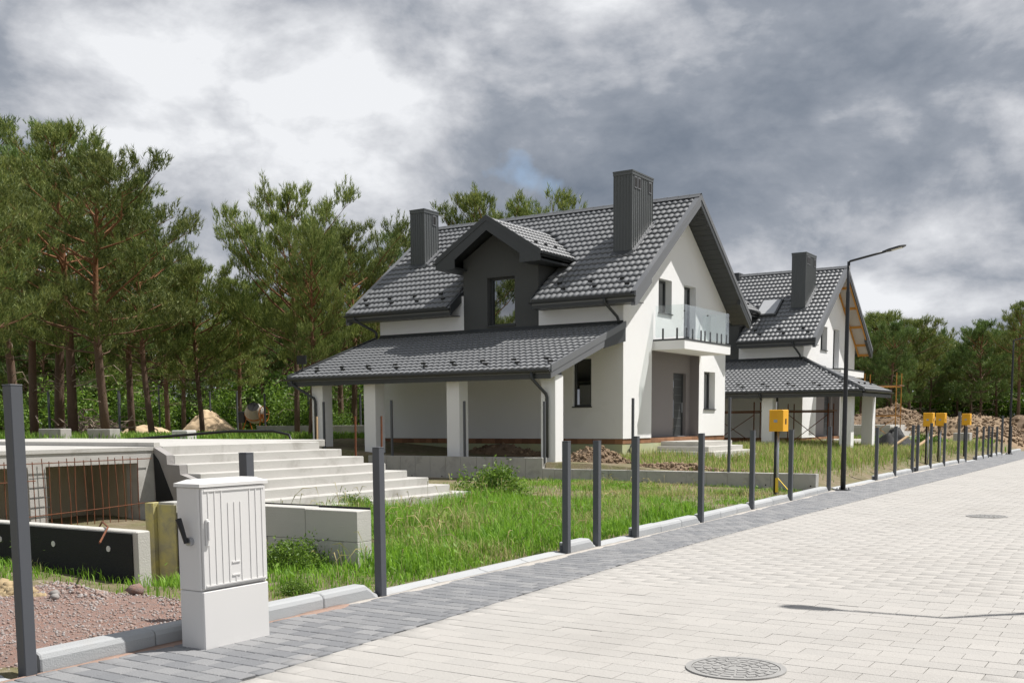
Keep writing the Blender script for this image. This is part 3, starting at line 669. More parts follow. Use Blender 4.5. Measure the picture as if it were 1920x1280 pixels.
        B('cap', 'chimney_metal', ch, x0-.03, x1+.03, y0-.03, y1+.03, zt, zt+.045); B('cap_band', 'chimney_metal', ch, x0-.02, x1+.02, y0-.02, y1+.02, zt-.09, zt-.001)
        for yq in ((y0+.24, y0+.50, y1-.22) if ci == 0 else (y1-.25,)):
            B('vent_frame', 'trim_light', ch, x1+.002, x1+.022, yq-.105, yq+.105, zt-.48, zt-.12); B('vent', 'dark_void', ch, x1+.004, x1+.026, yq-.072, yq+.072, zt-.44, zt-.16)
        fl = MB(); fl.prism([(y0-.02, zr(y0)+.07), (y1+.05, zr(y1+.05)+.07), (y1+.05, zr(y1+.05)+.03), (y0-.02, zr(y0)+.03)], x1+.0, x1+.13, 'x')
        fl.build('flashing', 'trim_light', ch); MB().prism([(y0-.16, zr(y0-.16)+.065), (y0, zr(y0)+.10), (y0, zr(y0)), (y0-.16, zr(y0-.16))], x0-.05, x1+.1, 'x').build('apron', 'trim', ch)
    # ---- dormer
    dm = MB(); DX, DY0 = -19.35, Y(YF)
    wall_panel(dm, 'y', DY0-.004, DY0+.28, (4.72, [(-20.81, 7.05), (-19.35, 7.95), (-17.89, 7.05)]), [(-19.86, -18.79, 4.86, 6.42)])
    for xq in (-20.81, -17.89): dm.add([(xq, DY0, 4.7), (xq, Y(32), 4.7), (xq, Y(32), 7.1), (xq, DY0, 7.1)], [(0, 1, 2, 3)])
    dorm = dm.build('dormer', 'grey_stucco', h)
    wn = window(dorm, 'y', DY0, -19.86, -18.79, 4.86, 6.42, .24)
    yf0 = DY0-.80; sd_ = .615; cd = math.cos(math.atan(sd_)); sdn = math.sin(math.atan(sd_)); xe = 2.02; fields = []
    for sg in (-1, 1):
        ybk = lambda z: Y(YR)-(ZR-z)/SL
        V_ = []
        for dz in (.0, -.13):
            V_ += [(DX, yf0, 8.20+dz), (DX+sg*xe, yf0, 8.20-sd_*xe+dz), (DX+sg*xe, ybk(8.2-sd_*xe)+.1, 8.20-sd_*xe+dz), (DX, ybk(8.2)+.1, 8.20+dz)]
        MB().add(V_, [(0, 1, 2, 3), (7, 6, 5, 4), (0, 4, 5, 1), (1, 5, 6, 2), (2, 6, 7, 3)]).build('dormer_roof', 'trim', dorm)
        org = (DX+sg*(xe+.02), yf0+.05, 8.20-sd_*(xe+.02)-.005)
        fields.append(tile_field(org, (0, 1, 0), (-sg*cd, 0, sdn), 4.0, xe/cd, lambda c: c[1] < ybk(c[2])+.05))
        # bargeboards, boxed eave end and gutter
        za = 8.20-sd_*xe
        MB().add([(DX, yf0-.03, 8.28), (DX+sg*xe, yf0-.03, za+.08), (DX+sg*xe, yf0-.03, za-.10), (DX, yf0-.03, 8.10), (DX, yf0+.02, 8.28), (DX+sg*xe, yf0+.02, za+.08), (DX+sg*xe, yf0+.02, za-.10), (DX, yf0+.02, 8.10)],
                 [(0, 1, 2, 3), (7, 6, 5, 4), (0, 4, 5, 1), (1, 5, 6, 2), (2, 6, 7, 3)]).build('verge_trim', 'trim', dorm)
        MB().add([(DX, yf0-.012, 8.10), (DX+sg*xe, yf0-.012, za-.10), (DX+sg*xe, yf0-.012, za-.27), (DX+sg*1.25, yf0-.012, za-.27), (DX+sg*1.25, yf0-.012, za+.02), (DX, yf0-.012, 7.80),
                  (DX, yf0+.02, 8.10), (DX+sg*xe, yf0+.02, za-.10), (DX+sg*xe, yf0+.02, za-.27), (DX+sg*1.25, yf0+.02, za-.27), (DX+sg*1.25, yf0+.02, za+.02), (DX, yf0+.02, 7.80)],
                 [(0, 1, 4, 5), (1, 2, 3, 4), (11, 10, 7, 6), (10, 9, 8, 7), (3, 2, 8, 9), (4, 3, 9, 10), (5, 4, 10, 11), (1, 7, 8, 2)]).build('bargeboard', 'trim', dorm)
        x0_, x1_ = sorted((DX+sg*1.3, DX+sg*xe)); ye_ = Y(YR)-(ZR-za)/SL
        B('eave_box', 'trim', dorm, x0_, x1_-.003, yf0+.02, ye_+.2, za-.265, za-.20)
        gutter(dorm, (DX+sg*(xe+.07), yf0-.02, za-.03), (DX+sg*(xe+.07), ye_-.05, za-.03), .055)
        for k in range(3): snow_guard(roof, (DX+sg*(xe-.55), yf0+.6+k*.62, za+.55*sd_+.02), (0, 1, 0), (-sg*cd, 0, sdn))
    # ---- porch roof
    PE, PT = Y(25.30), Y(YF); ze, zt = 3.16, 4.66; ps = (zt-ze)/(PT-PE); pc, pn = math.cos(math.atan(ps)), math.sin(math.atan(ps)); xa, xb = -24.60, (-14.80 if not second else -11.07)
    pf = []
    if not second:
        porch = MB().prism([(PE, ze-.02), (PT, zt-.02), (PT, zt-.14), (PE, ze-.14)], xa, xb, 'x').build('porch_roof', 'roof_metal', h)
        pf.append(tile_field((xa+.05, PE-.03, ze-.03), (1, 0, 0), (0, pc, pn), xb-xa-.15, (PT-PE)/pc))
        MB().prism([(PE-.02, ze+.09), (PT, zt+.09), (PT, zt-.10), (PE-.02, ze-.10)], xb-.02, xb+.03, 'x').build('verge_trim', 'trim_light', porch)
        MB().prism([(PE-.02, ze-.10), (PT-1.4, ze-.10+ps*(PT-PE-1.4)), (PT-1.4, ze-.30+ps*(PT-PE-1.4)), (PE-.02, ze-.27)], xb-.02, xb+.014, 'x').build('bargeboard', 'trim_light', porch)
        MB().prism([(PT-1.4, zt+.05-ps*1.4), (PT, zt+.05), (PT, zt-.52), (PT-1.4, zt-.34-ps*1.4)], xb-.03, xb+.010, 'x').build('gusset', 'trim', porch)
        MB().prism([(PE, ze+.07), (PT, zt+.07), (PT, zt-.2), (PE, ze-.2)], xa-.03, xa+.02, 'x').build('verge_trim', 'trim', porch)
        pill = [(-23.88, 25.63), (-21.72, 25.63), (-18.56, 25.63), (-15.33, 25.63)]
    else:
        porch = MB().add([(xa, PE, ze-.02), (xb, PE, ze-.02), (XG, PT, zt-.02), (xa, PT, zt-.02), (xb, Y(29.9), ze-.02), (XG, Y(29.9), zt-.02),
                          (xa, PE, ze-.14), (xb, PE, ze-.14), (XG, PT, zt-.14), (xa, PT, zt-.14), (xb, Y(29.9), ze-.14), (XG, Y(29.9), zt-.14)],
                         [(0, 1, 2, 3), (1, 4, 5, 2), (9, 8, 7, 6), (8, 11, 10, 7), (0, 6, 7, 1), (1, 7, 10, 4), (4, 10, 11, 5)]).build('porch_roof', 'roof_metal', h)
        hip = lambda c: (c[0]-XG)/(xb-XG) < (PT-c[1])/(PT-PE)*-1+1 + .0 if False else (c[0] < XG+(xb-XG)*(PT-c[1])/(PT-PE))
        pf.append(tile_field((xa+.05, PE-.03, ze-.03), (1, 0, 0), (0, pc, pn), xb-xa, (PT-PE)/pc, hip))
        s2 = (zt-ze)/(xb-XG); c2_, n2_ = math.cos(math.atan(s2)), math.sin(math.atan(s2))
        pf.append(tile_field((xb+.03, PE, ze-.03), (0, 1, 0), (-c2_, 0, n2_), Y(29.9)-PE, (xb-XG)/c2_, lambda c: not hip(c)))
        MB().tube([(xb, PE, ze+.05), (XG, PT, zt+.06)], .075, 8).build('hip_cap', 'roof_metal', porch, True)
        B('fascia', 'trim', porch, xb-.04, xb+.0, PE, Y(29.9), ze-.28, ze-.04); gutter(porch, (xb+.07, PE-.1, ze-.05), (xb+.07, Y(29.9), ze-.05))
        for k in range(4): snow_guard(porch, (xb-.6, PE+.7+k*.95, ze+.6*s2+.02), (0, 1, 0), (-c2_, 0, n2_))
        pill = [(-18.56, 25.63), (-15.29, 25.63), (-12.05, 25.63), (-12.15, 29.4)]
    lay_tiles(roof, [f1, f2]+fields, 0 if second else 190); lay_tiles(porch, pf, 0 if second else 110)
    B('fascia', 'trim', porch, xa, xb-.03, PE+.01, PE+.04, ze-.28, ze-.04); B('beam', 'trim', porch, xa+.1, xb-.1, PE+.35, PE+.75, ze-.17, ze-.05)
    gutter(porch, (xa-.05, PE-.075, ze-.05), (xb-.0, PE-.075, ze-.05))
    MB().prism([(PT-.10, zt+.01), (PT-.003, zt+.12), (PT-.003, zt-.05), (PT-.10, zt-.05)], xa+.18, min(xb, XG)-.0, 'x').build('flashing', 'trim', porch)
    for k in range(9 if not second else 12):
        for (dx, j) in ((0, 2.1), (.32, 1.1)):
            s_ = (j+.25)*TL; snow_guard(porch, (xa+.55+k*1.08+dx, PE+s_*pc, ze+s_*pn+.01), (1, 0, 0), (0, pc, pn))
    for (px, py) in pill:
        B('pillar', 'stucco', h, px, px+.46, Y(py), Y(py)+.46, .35, ze-.16, c=.012)
    # ---- rainwater pipes
    yq = Y(YE)-.075
    downpipe(h, [(-15.15, yq, ZE-.10), (-15.15, yq, ZE-.22), (-15.0, Y(YF)-.16, ZE-.62), (-14.98, Y(YF)-.12, ZE-.72), (-14.98, Y(YF)-.12, zt+.02)])
    downpipe(h, [(-25.0, yq, ZE-.10), (-25.0, yq, ZE-.22), (-24.55, Y(YF)-.16, ZE-.58), (-24.5, Y(YF)-.12, ZE-.66), (-24.5, Y(YF)-.12, zt+.02)])
    yq = PE-.075
    if not second:
        downpipe(h, [(-15.38, yq, ze-.10), (-15.38, yq, ze-.26), (-15.13, Y(25.56), ze-.68), (-15.10, Y(25.57), ze-.78), (-15.10, Y(25.57), .72)])
        downpipe(h, [(-24.35, yq, ze-.10), (-24.35, yq, ze-.22), (-23.72, Y(25.56), ze-.66), (-23.68, Y(25.57), ze-.76), (-23.68, Y(25.57), .72)])
    else: downpipe(h, [(-15.25, yq, ze-.08), (-15.25, yq, ze-.22), (-15.2, yq+.12, ze-.36)])
    # ---- balcony
    y0, y1, xb_ = Y(31.95), Y(35.93), -13.78
    bal = B('balcony', 'stucco', h, XG-.05, xb_, y0, y1, 3.99, 4.27)
    B('edge_trim', 'trim', bal, XG-.02, xb_+.012, y0-.012, y1+.012, 4.272, 4.325)
    if not second:
        def pane(a, b_, side): 
            if side == 'f': B('glass_panel', 'balcony_glass', bal, xb_-.05, xb_-.034, a, b_, 4.38, 5.39)
            else: B('glass_panel', 'balcony_glass', bal, a, b_, side, side+.016, 4.38, 5.39)
        pane(y0+.06, (y0+y1)/2-.008, 'f'); pane((y0+y1)/2+.008, y1-.06, 'f'); pane(XG+.06, xb_-.06, y0+.035); pane(XG+.06, xb_-.06, y1-.05)
        for yq in (y0+.25, y0+.75, y0+1.45, y0+1.78, y0+2.25, y0+2.85, y0+3.25, y0+3.7): B('clamp', 'trim', bal, xb_-.065, xb_-.028, yq-.025, yq+.025, 4.32, 4.66)
        for xq in (XG+.32, xb_-.28): B('clamp', 'trim', bal, xq-.025, xq+.025, y0+.025, y0+.06, 4.32, 4.66)
        for yq in (y0+.06, (y0+y1)/2): MB().tube([(xb_-.06, yq, 5.18), (xb_-.02, yq, 5.18)], .022, 8).build('glass_clip', 'trim', bal)
    # ---- entrance steps, stepping out on three sides
    for k in range(4):
        e_ = .28*k; B('step', 'concrete', h, XG+.03, -13.33+e_, Y(32.53)-e_, Y(35.05)+e_, .1-.0*k, 1.04-.155*k, c=.008) if k == 0 else None
        if k:
            z1 = 1.04-.155*k; p = MB().box(XG+.03, -13.33+e_, Y(32.53)-e_, Y(35.05)+e_, .1-.01*k, z1, c=.008); p.build('step', 'concrete', h)
    tag(h, label, 'house'); return h
hA = house(0, 'white two-storey house with grey tiled roof, dark dormer and glass balcony', False)
hB = house(17.92, 'white house farther along the road with bare orange rafters and skylight', True)
# skylight on the second house
sky_y = 31.3+17.92; cs_, sn_ = math.cos(math.atan(SL)), math.sin(math.atan(SL))
def skylight():
    o = MB(); c = Vector((-17.0, sky_y, ZR-SL*(34.04+17.92-sky_y)+.05)); v = Vector((0, cs_, sn_)); n = Vector((0, -sn_, cs_))
    for (a0, a1, b0, b1, h0, h1, nm, mt) in ((-.5, .5, -.7, .7, 0, .10, 'frame', 'trim'), (-.42, .42, -.6, .62, .10, .115, 'blind', 'skylight_blind')):
        q = []
        for hh in (h0, h1):
            for (a, b_) in ((a0, b0), (a1, b0), (a1, b1), (a0, b1)): q.append(c+Vector((a, 0, 0))+v*b_+n*hh)
        yield nm, MB().add(q, [(3, 2, 1, 0), (4, 5, 6, 7), (0, 1, 5, 4), (1, 2, 6, 5), (2, 3, 7, 6), (3, 0, 4, 7)]), mt
sk = None
for nm, m_, mt in skylight():
    if sk is None: sk = m_.build('skylight', mt, hB)
    else: m_.build(nm, mt, sk)
B('roof_vent', 'trim', hB, -20.2, -19.4, 51.6, 52.3, ZR-.3, ZR+.16)
hB.location.z -= .25

# ------------------------------------------------------------------ retaining wall of the first lot, cast in shuttered bays
rw = empty('retaining_wall', (-14, 24.99, 0))
x = -7.43; k = 0
while x > -21.0:
    x0 = max(x-.545, -21.05); zt = .445 if x > -14.9 else .735
    if x > -14.9 > x0: x0 = -14.9
    o = B('cast_bay', 'concrete_grey', rw, x0+.003, x-.003, 24.99+random.uniform(-.004, .004), 25.23, -.2, zt+random.uniform(-.002, .002), c=.006)
    if k % 2 == 0 and x > -20.6:
        for zq in (.16,): MB().tube([(x-.12, 24.992, zq), (x-.12, 24.982, zq)], .018, 8).build('tie_hole', 'dark_void', rw)
    x = x0; k += 1
B('joint_core', 'concrete_stain', rw, -21.04, -7.45, 25.0, 25.2, -.2, .43)
tag(rw, 'long low grey concrete retaining wall in front of the white house', 'wall')
for i, (x, zt) in enumerate(((-22.9, 2.37), (-20.2, 2.38), (-17.55, 2.31), (-14.9, 2.26), (-12.24, 2.30), (-9.62, 2.27))):
    zb = .735 if x < -14.8 else .445; o = empty('fence_post', (x, 25.1, zb)); MB().box(x-.03, x+.03, 25.07, 25.13, zb-.15 if x > -21 else .3, zt-.004, c=.004).build('shaft', 'post_paint', o); MB().box(x-.031, x+.031, 25.069, 25.131, zt-.004, zt, c=.002).build('cap', 'post_paint', o)
    tag(o, 'thin dark post standing on the retaining wall, %s from the basement stairs' % ORD[i], 'fence post', 'fence posts on the retaining wall')

# ------------------------------------------------------------------ bare basement with broad stairs
XC, YS = -14.75, 12.1
bs = empty('basement', (-20, 12, 0))
fr = MB(); holes = [(7.95, 9.62, .0, 1.07), (9.92, 11.62, .0, 1.07)]
wall_panel(fr, 'x', XC, XC-.30, (-.6, [(7.4, 1.27), (YS, 1.27)]), holes); fr.build('front_wall', 'concrete_white', bs)
B('side_wall', 'concrete', bs, -26.5, XC-.001, 7.4, 7.65, -.6, 1.27); B('back_wall', 'inner_concrete', bs, XC-1.6, XC-1.4, 7.66, YS, -.6, 1.25)
B('cross_wall', 'inner_concrete', bs, XC-1.4, XC-.31, 11.64, 11.9, -.6, 1.25); B('floor', 'inner_concrete', bs, XC-1.4, XC+.3, 7.66, YS, -.6, -.45)
B('roof_slab', 'concrete_white', bs, -26.5, XC+.02, 7.38, YS+.02, 1.27, 1.33); B('roof_slab', 'concrete_white', bs, -26.5, -14.78, YS+.02, 16.0, 1.20, 1.345, c=.01); B('roof_slab', 'concrete_white', bs, -26.5, -16.4, 16.0, 18.0, 1.20, 1.345, c=.01)
B('upstand', 'concrete', bs, -20.0, XC-.02, YS-.12, YS+.0, 1.332, 1.40)
B('foundation_wall', 'concrete_stain', bs, -26, XC-.02, YS+.03, 16.0, -.4, 1.2); B('foundation_wall', 'concrete_stain', bs, -26, -16.42, 16.0, 17.9, .2, 1.2)
tag(bs, 'bare concrete basement with rusty reinforcement bars across its openings', 'basement')
# reinforcement: one mesh per mat of bars
rb = empty('rebar_mat', (XC+.06, 9.8, 0)); 
for k, y in enumerate(np.arange(7.75, 11.72, .148)):
    y += random.uniform(-.015, .015); l = random.uniform(-.02, .02)
    MB().tube([(XC+.05, y, -.4), (XC+.05+l, y+l, .5), (XC+.05, y-.01, 1.15+random.uniform(0, .05))], .0075, 5).build('bar', 'rust', rb)
for (z0, z1, a, b_) in ((1.13, 1.14, 7.6, 11.85), (.33, .42, 9.5, 11.95), (.86, .87, 7.6, 9.7), (.05, .07, 7.6, 11.7)):
    MB().tube([(XC+.067, a, z0), (XC+.067, (a+b_)/2, (z0+z1)/2-.008), (XC+.067, b_, z1)], .0075, 5).build('bar', 'rust', rb)
for k in range(6): MB().tube([(XC+.06, 9.60, .15+k*.15), (XC+.06, 9.93, .16+k*.15)], .006, 5).build('bar', 'trim', rb)
tag(rb, 'rusty mat of reinforcement bars across the basement openings', 'rebar')
st = empty('concrete_stairs', (-13.5, 14, 0)); n_st = 8
for k in range(n_st):
    zt = 1.34-.15*k; xf = XC+.02+.31*k; B('step', 'concrete_white' if k % 2 else 'concrete_white', st, XC+.004 if k == 0 else XC+.02+.31*(k-1)-.25, xf+(.30 if k == 0 else 0)-(.30 if k == 0 else 0)+.0, YS+.001*k, 16.0+.31*k, zt-.42, zt, c=.01) if k else B('step', 'concrete_white', st, XC-.03, XC+.02, YS, 16.0, .5, 1.343, c=.01)
B('stair_core', 'concrete_stain', st, XC-.0, XC+1.2, YS-.006, 15.9, -.3, .42); B('stair_core', 'concrete_stain', st, XC, XC+.62, YS-.006, 15.9, .40, .84); B('stair_core', 'concrete_stain', st, XC, XC+.3, YS-.008, 15.9, .84, 1.08)
MB().prism([(XC, -.3), (XC, 1.33), (XC+.33, 1.19), (XC+.34, 1.04), (XC+.64, 1.03), (XC+.65, .88), (XC+.96, .80), (XC+.96, -.3)], YS-.16, YS-.009, 'y').build('cheek', 'concrete_stain', st)
MB().prism([(XC+.02, 1.22), (XC+.14, 1.1), (XC+.55, .3), (XC+.05, .25)], YS-.175, YS-.163, 'y').build('membrane_patch', 'membrane', st)
tag(st, 'broad flight of pale concrete steps leading up to the bare basement', 'stairs')
# black coated wall and the long bare wall beside the ramp
bw = empty('coated_wall', (-11.8, 7.2, 0)); B('wall', 'concrete', bw, -14.7, -9.15, 7.16, 7.33, -.5, .60, c=.012); B('membrane', 'membrane', bw, -14.7, -9.22, 7.145, 7.158, -.5, .575)
for x in (-13.6, -12.6, -11.55, -10.55, -9.6): MB().tube([(x, 7.15, .40), (x, 7.139, .40)], .032, 12).build('fixing_disc', 'cabinet_paint', bw)
tag(bw, 'low concrete wall coated black with white fixing discs', 'wall')
cw = empty('bare_wall', (-9.7, 9.3, 0))
for (a, b_, c_, d_) in ((-8.72, -7.93, .36, .71), (-10.35, -8.725, .36, .72), (-10.94, -10.355, .36, .725), (-8.15, -7.93, -.4, .355), (-9.35, -8.155, -.4, .355), (-10.94, -9.355, -.4, .355)): B('cast_bay', 'concrete', cw, a, b_, 9.2+random.uniform(-.004, .004), 9.45, c_, d_, c=.006)
B('membrane', 'membrane', cw, -10.9, -7.96, 9.455, 9.475, -.2, .735)
tag(cw, 'bare grey concrete wall with cast joints behind the pale cabinet', 'wall')
fs = empty('foam_clad_stub', (-11.3, 9.3, 0)); B('core', 'concrete_grey', fs, -11.30, -11.0, 9.2, 9.46, -.6, .70); 
B('foam_board', 'foam_yellow', fs, -11.47, -11.31, 9.12, 9.30, -.6, .69); B('foam_board', 'foam_yellow', fs, -11.30, -10.96, 9.175, 9.198, -.6, .67)
tag(fs, 'wall stub clad with peeling yellow foam next to the coated wall', 'wall stub')
# stake of rebar across the coated wall
o = MB().tube([(-9.0, 6.6, .55), (-9.6, 7.15, .63), (-10.3, 7.6, .62), (-10.9, 8.0, .5)], .010, 6).build('bent_rod', 'rust'); tag(o, 'bent rusty rod lying over the black coated wall', 'rod')
# ------------------------------------------------------------------ cable cabinet
cb = empty('cable_cabinet', (-6.33, 5.72, 0)); x0, x1, y0, y1 = -6.43, -6.17, 5.40, 6.07
B('plinth', 'cabinet_paint', cb, x0, x1, y0, y1, -.05, .455, c=.008)
bd = B('body', 'cabinet_paint', cb, x0, x1-.02, y0, y1, .46, 1.235, c=.008)
MB().add([(x0-.012, y0-.012, 1.235), (x1+.012, y0-.012, 1.235), (x1+.012, y1+.012, 1.235), (x0-.012, y1+.012, 1.235), (x0-.012, y0-.012, 1.26), (x1+.012, y0-.012, 1.26), (x1+.012, y1+.012, 1.26), (x0-.012, y1+.012, 1.26), (x0+.05, y0+.06, 1.288), (x1-.06, y0+.06, 1.288), (x1-.06, y1-.06, 1.288), (x0+.05, y1-.06, 1.288)],
         [(3, 2, 1, 0), (0, 1, 5, 4), (1, 2, 6, 5), (2, 3, 7, 6), (3, 0, 4, 7), (4, 5, 9, 8), (5, 6, 10, 9), (6, 7, 11, 10), (7, 4, 8, 11), (8, 9, 10, 11)]).build('lid', 'cabinet_paint', cb)
dr = B('door', 'cabinet_paint', cb, x1-.018, x1+.004, y0+.012, y1-.012, .475, 1.228, c=.004)
def rib(y, z0, z1): B('rib', 'cabinet_paint', dr, x1+.004, x1+.009, y-.004, y+.005, z0, z1)
for q in (.07, .135, .20, .485, .55, .615): rib(y0+q, .50, 1.20)
for q in (.265, .39): rib(y0+q, .50, 1.11)
rib(y0+.328, .66, 1.11); rib(y0+.328, .50, .54)
B('rib', 'cabinet_paint', dr, x1+.004, x1+.011, y0+.29, y0+.37, .645, .655); B('rib', 'cabinet_paint', dr, x1+.004, x1+.011, y0+.29, y0+.37, .545, .555)
B('rib', 'cabinet_paint', dr, x1+.004, x1+.011, y0+.03, y1-.03, .488, .498); B('rib', 'cabinet_paint', dr, x1+.004, x1+.011, y0+.03, y1-.03, 1.202, 1.212)
hd = B('handle', 'cabinet_paint', dr, x1+.004, x1+.022, y0+.032, y0+.062, .80, 1.0, c=.006); B('lever', 'cabinet_paint', hd, x1+.024, x1+.040, y0+.038, y0+.056, .84, .985, c=.004)
MB().prism([(x0+.09, .05), (x0+.16, .05), (x0+.16, .40), (x0+.145, .42), (x0+.105, .42), (x0+.09, .40)], y0+.0035, y0+.0045, 'y').build('recess', 'concrete', cb)
lv = MB().tube([(x0+.15, y0-.0, .83), (x0+.15, y0-.035, .83)], .032, 14).build('lever_socket', 'steel', cb)
MB().tube([(x0+.15, y0-.05, .82), (x0+.125, y0-.055, .90), (x0+.085, y0-.06, 1.0)], [.016, .018, .024], 8).build('lever_handle', 'black_plastic', lv)
o = empty('fence_post', (-6.64, 6.32, 0)); MB().box(-6.685, -6.595, 6.275, 6.365, -.2, 1.46, c=.005).build('shaft', 'post_paint', o); MB().box(-6.687, -6.593, 6.273, 6.367, 1.46, 1.466, c=.003).build('cap', 'post_paint', o)
tag(o, 'dark grey post top peeping out behind the pale cable cabinet', 'fence post', 'fence posts along the kerb')
tag(cb, 'pale ribbed cable cabinet with a black lever on the grey paving', 'cabinet')

# ------------------------------------------------------------------ yellow gas boxes on poles
def gas_box(x, y, label, s=1.0, tape=False):
    o = empty('gas_box', (x, y, 0)); z = float(gz(x, y))
    MB().tube([(x, y, z-.2), (x, y, 1.47)], .028, 8).build('pole', 'steel', o, True); MB().tube([(x-.07, y+.03, z-.2), (x-.07, y+.03, 1.47)], .03, 8).build('pole', 'lamp_black', o, True)
    bd = B('case', 'yellow_paint', o, x-.15, x+.17, y-.2, y+.18, 1.46, 1.94, c=.012)
    MB().tube([(x, y, 1.38), (x, y, 1.46)], .024, 8).build('pipe_end', 'yellow_paint', o)
    B('label_plate', 'label_grey', bd, x-.04, x+.04, y-.204, y-.2005, 1.66, 1.72); B('vent', 'dark_void', bd, x+.1705, x+.174, y-.05, y+.03, 1.62, 1.74)
    for k in range(4): B('louver', 'yellow_paint', bd, x-.09, x+.05, y-.206, y-.2005, 1.78+k*.03, 1.79+k*.03)
    if tape: MB().add([(x-.035, y-.035, .10), (x+.035, y-.035, .10), (x+.035, y-.035, .42), (x-.035, y-.035, .42)], [(0, 1, 2, 3)]).build('tape_wrap', 'yellow_tape', o); MB().bar((x+.02, y-.03, .42), (x+.34, y+.0, .06), .05, .006).build('tape_tail', 'yellow_tape', o)
    tag(o, label, 'gas box', 'yellow gas meter boxes')
gas_box(-7.84, 23.45, 'yellow gas box on a pole with yellow tape by the retaining wall end', tape=True)
gas_box(-7.98, 40.2, 'left one of two adjoining yellow gas boxes farther up the fence')
gas_box(-8.02, 42.6, 'right one of two adjoining yellow gas boxes farther up the fence')
gas_box(-8.1, 48.4, 'smallest and farthest yellow gas box behind the tall fence post')

# ------------------------------------------------------------------ heaps of earth
def mound(name, cx_, cy_, rx, ry, hgt, material, label, cat, seed, base=None, n=44, rough=.35, clods=0, rot=0., clodmat='clod', cs0=.05, flat=False):
    rg = np.random.default_rng(seed); u = np.linspace(-1, 1, n); U, W_ = np.meshgrid(u, u, indexing='ij'); r_ = np.sqrt(U**2+W_**2)
    X = cx_+(U*math.cos(rot)*rx-W_*math.sin(rot)*ry); Y_ = cy_+(U*math.sin(rot)*rx+W_*math.cos(rot)*ry)
    sh = np.clip(1-r_**1.4, 0, 1) if not flat else ss(0, .35, 1-r_); nz = vnoise(U*3+seed*7+40, W_*3+40, .9, seed)*.6+vnoise(U*9+40, W_*9+40, .8, seed+1)*.3+vnoise(U*20+60, W_*20+60, .7, seed+2)*.15
    b0 = gz(X, Y_) if base is None else base; Z = b0-.06+sh*hgt*(1-rough+2*rough*nz)+(r_ < 1.05)*.02
    i, j = np.meshgrid(np.arange(n-1), np.arange(n-1), indexing='ij'); a = (i*n+j).ravel()
    keep = (r_.ravel()[a] < 1.1)
    root = mesh_np(name, np.stack([X, Y_, Z], -1).reshape(-1, 3), np.stack([a, a+n, a+n+1, a+1], -1)[keep], material, smooth=False)
    tag(root, label, cat)
    if clods:
        t_ = rg.random(clods); a_ = rg.random(clods)*6.283; rr = np.sqrt(t_)*.95; uu = rr*np.cos(a_); ww = rr*np.sin(a_)
        iu = np.clip(((uu+1)/2*(n-1)).astype(int), 0, n-1); iw = np.clip(((ww+1)/2*(n-1)).astype(int), 0, n-1)
        V0, F0 = ROCK; ms = []
        for k in range(clods):
            s_ = cs0*(.4+rg.random()**2*1.6); q = Matrix.Rotation(rg.random()*6.28, 3, Vector(rg.normal(size=3)).normalized()); A = np.array(q)*s_*np.array([1, .8, .7])
            px_ = cx_+uu[k]*math.cos(rot)*rx-ww[k]*math.sin(rot)*ry; py_ = cy_+uu[k]*math.sin(rot)*rx+ww[k]*math.cos(rot)*ry; ms.append(np.column_stack([A, (px_, py_, Z[iu[k], iw[k]]+s_*.2)]))
        W2, G2 = replicate(V0, F0, ms); tag(mesh_np('clods', W2, G2, clodmat, root), kind='stuff')
    return root
ph = (1+5**.5)/2
iv = np.array([(-1, ph, 0), (1, ph, 0), (-1, -ph, 0), (1, -ph, 0), (0, -1, ph), (0, 1, ph), (0, -1, -ph), (0, 1, -ph), (ph, 0, -1), (ph, 0, 1), (-ph, 0, -1), (-ph, 0, 1)])/1.9
ROCK = (iv*np.random.default_rng(3).uniform(.75, 1.25, (12, 1)), np.array([(0, 11, 5), (0, 5, 1), (0, 1, 7), (0, 7, 10), (0, 10, 11), (1, 5, 9), (5, 11, 4), (11, 10, 2), (10, 7, 6), (7, 1, 8), (3, 9, 4), (3, 4, 2), (3, 2, 6), (3, 6, 8), (3, 8, 9), (4, 9, 5), (2, 4, 11), (6, 2, 10), (8, 6, 7), (9, 8, 1)]))
mound('soil_heap', -14.1, 26.6, 1.1, .6, .42, 'soil', 'small crumbly soil heap against the corner of the white house', 'soil heap', 11, clods=500, cs0=.04)
mound('soil_heap', -11.0, 25.9, 1.7, .4, .17, 'soil', 'low ridge of clods on the retaining wall before the entrance steps', 'soil heap', 12, clods=500, cs0=.05)
mound('soil_heap', -18.9, 29.1, 2.2, .45, .40, 'soil', 'dark soil heaped under the porch against the plinth', 'soil heap', 13, clods=200, base=.6)
mound('gravel_heap', -8.5, 5.2, 2.6, 1.75, .09, 'gravel', 'spread of pinkish gravel between kerb and grass by the cabinet', 'gravel', 14, clods=12000, rough=.3, clodmat='pebble', cs0=.009, n=90, flat=True)
mound('gravel_heap', -8.9, 6.3, 1.3, .36, .12, 'gravel', 'pinkish gravel ridge at the edge of the tall grass', 'gravel', 15, clods=1500, clodmat='pebble', cs0=.014, rot=-.3)
mound('stone_heap', -9.6, 6.0, .5, .22, .13, 'clay_rock', 'small pile of yellowish broken stones beside the gate post', 'stones', 16, clods=260, clodmat='clay_rock', cs0=.05)
for i, (x, y, s_) in enumerate(((-8.35, 6.5, .085), (-8.95, 6.05, .05), (-8.8, 5.95, .045), (-9.05, 6.3, .04))):
    o = mesh_np('stone', (ROCK[0]*s_*np.array([1.2, 1, .8])+np.array((x, y, float(gz(x, y))+.07+s_*.3))), ROCK[1], 'stone' if i else 'gravel'); tag(o, ('lump of reddish stone on the gravel next to the cabinet', 'grey stone on the gravel ridge, %s' % ('largest of three', 'middle of three', 'smallest of three')[i-1])[i > 0], 'stone')
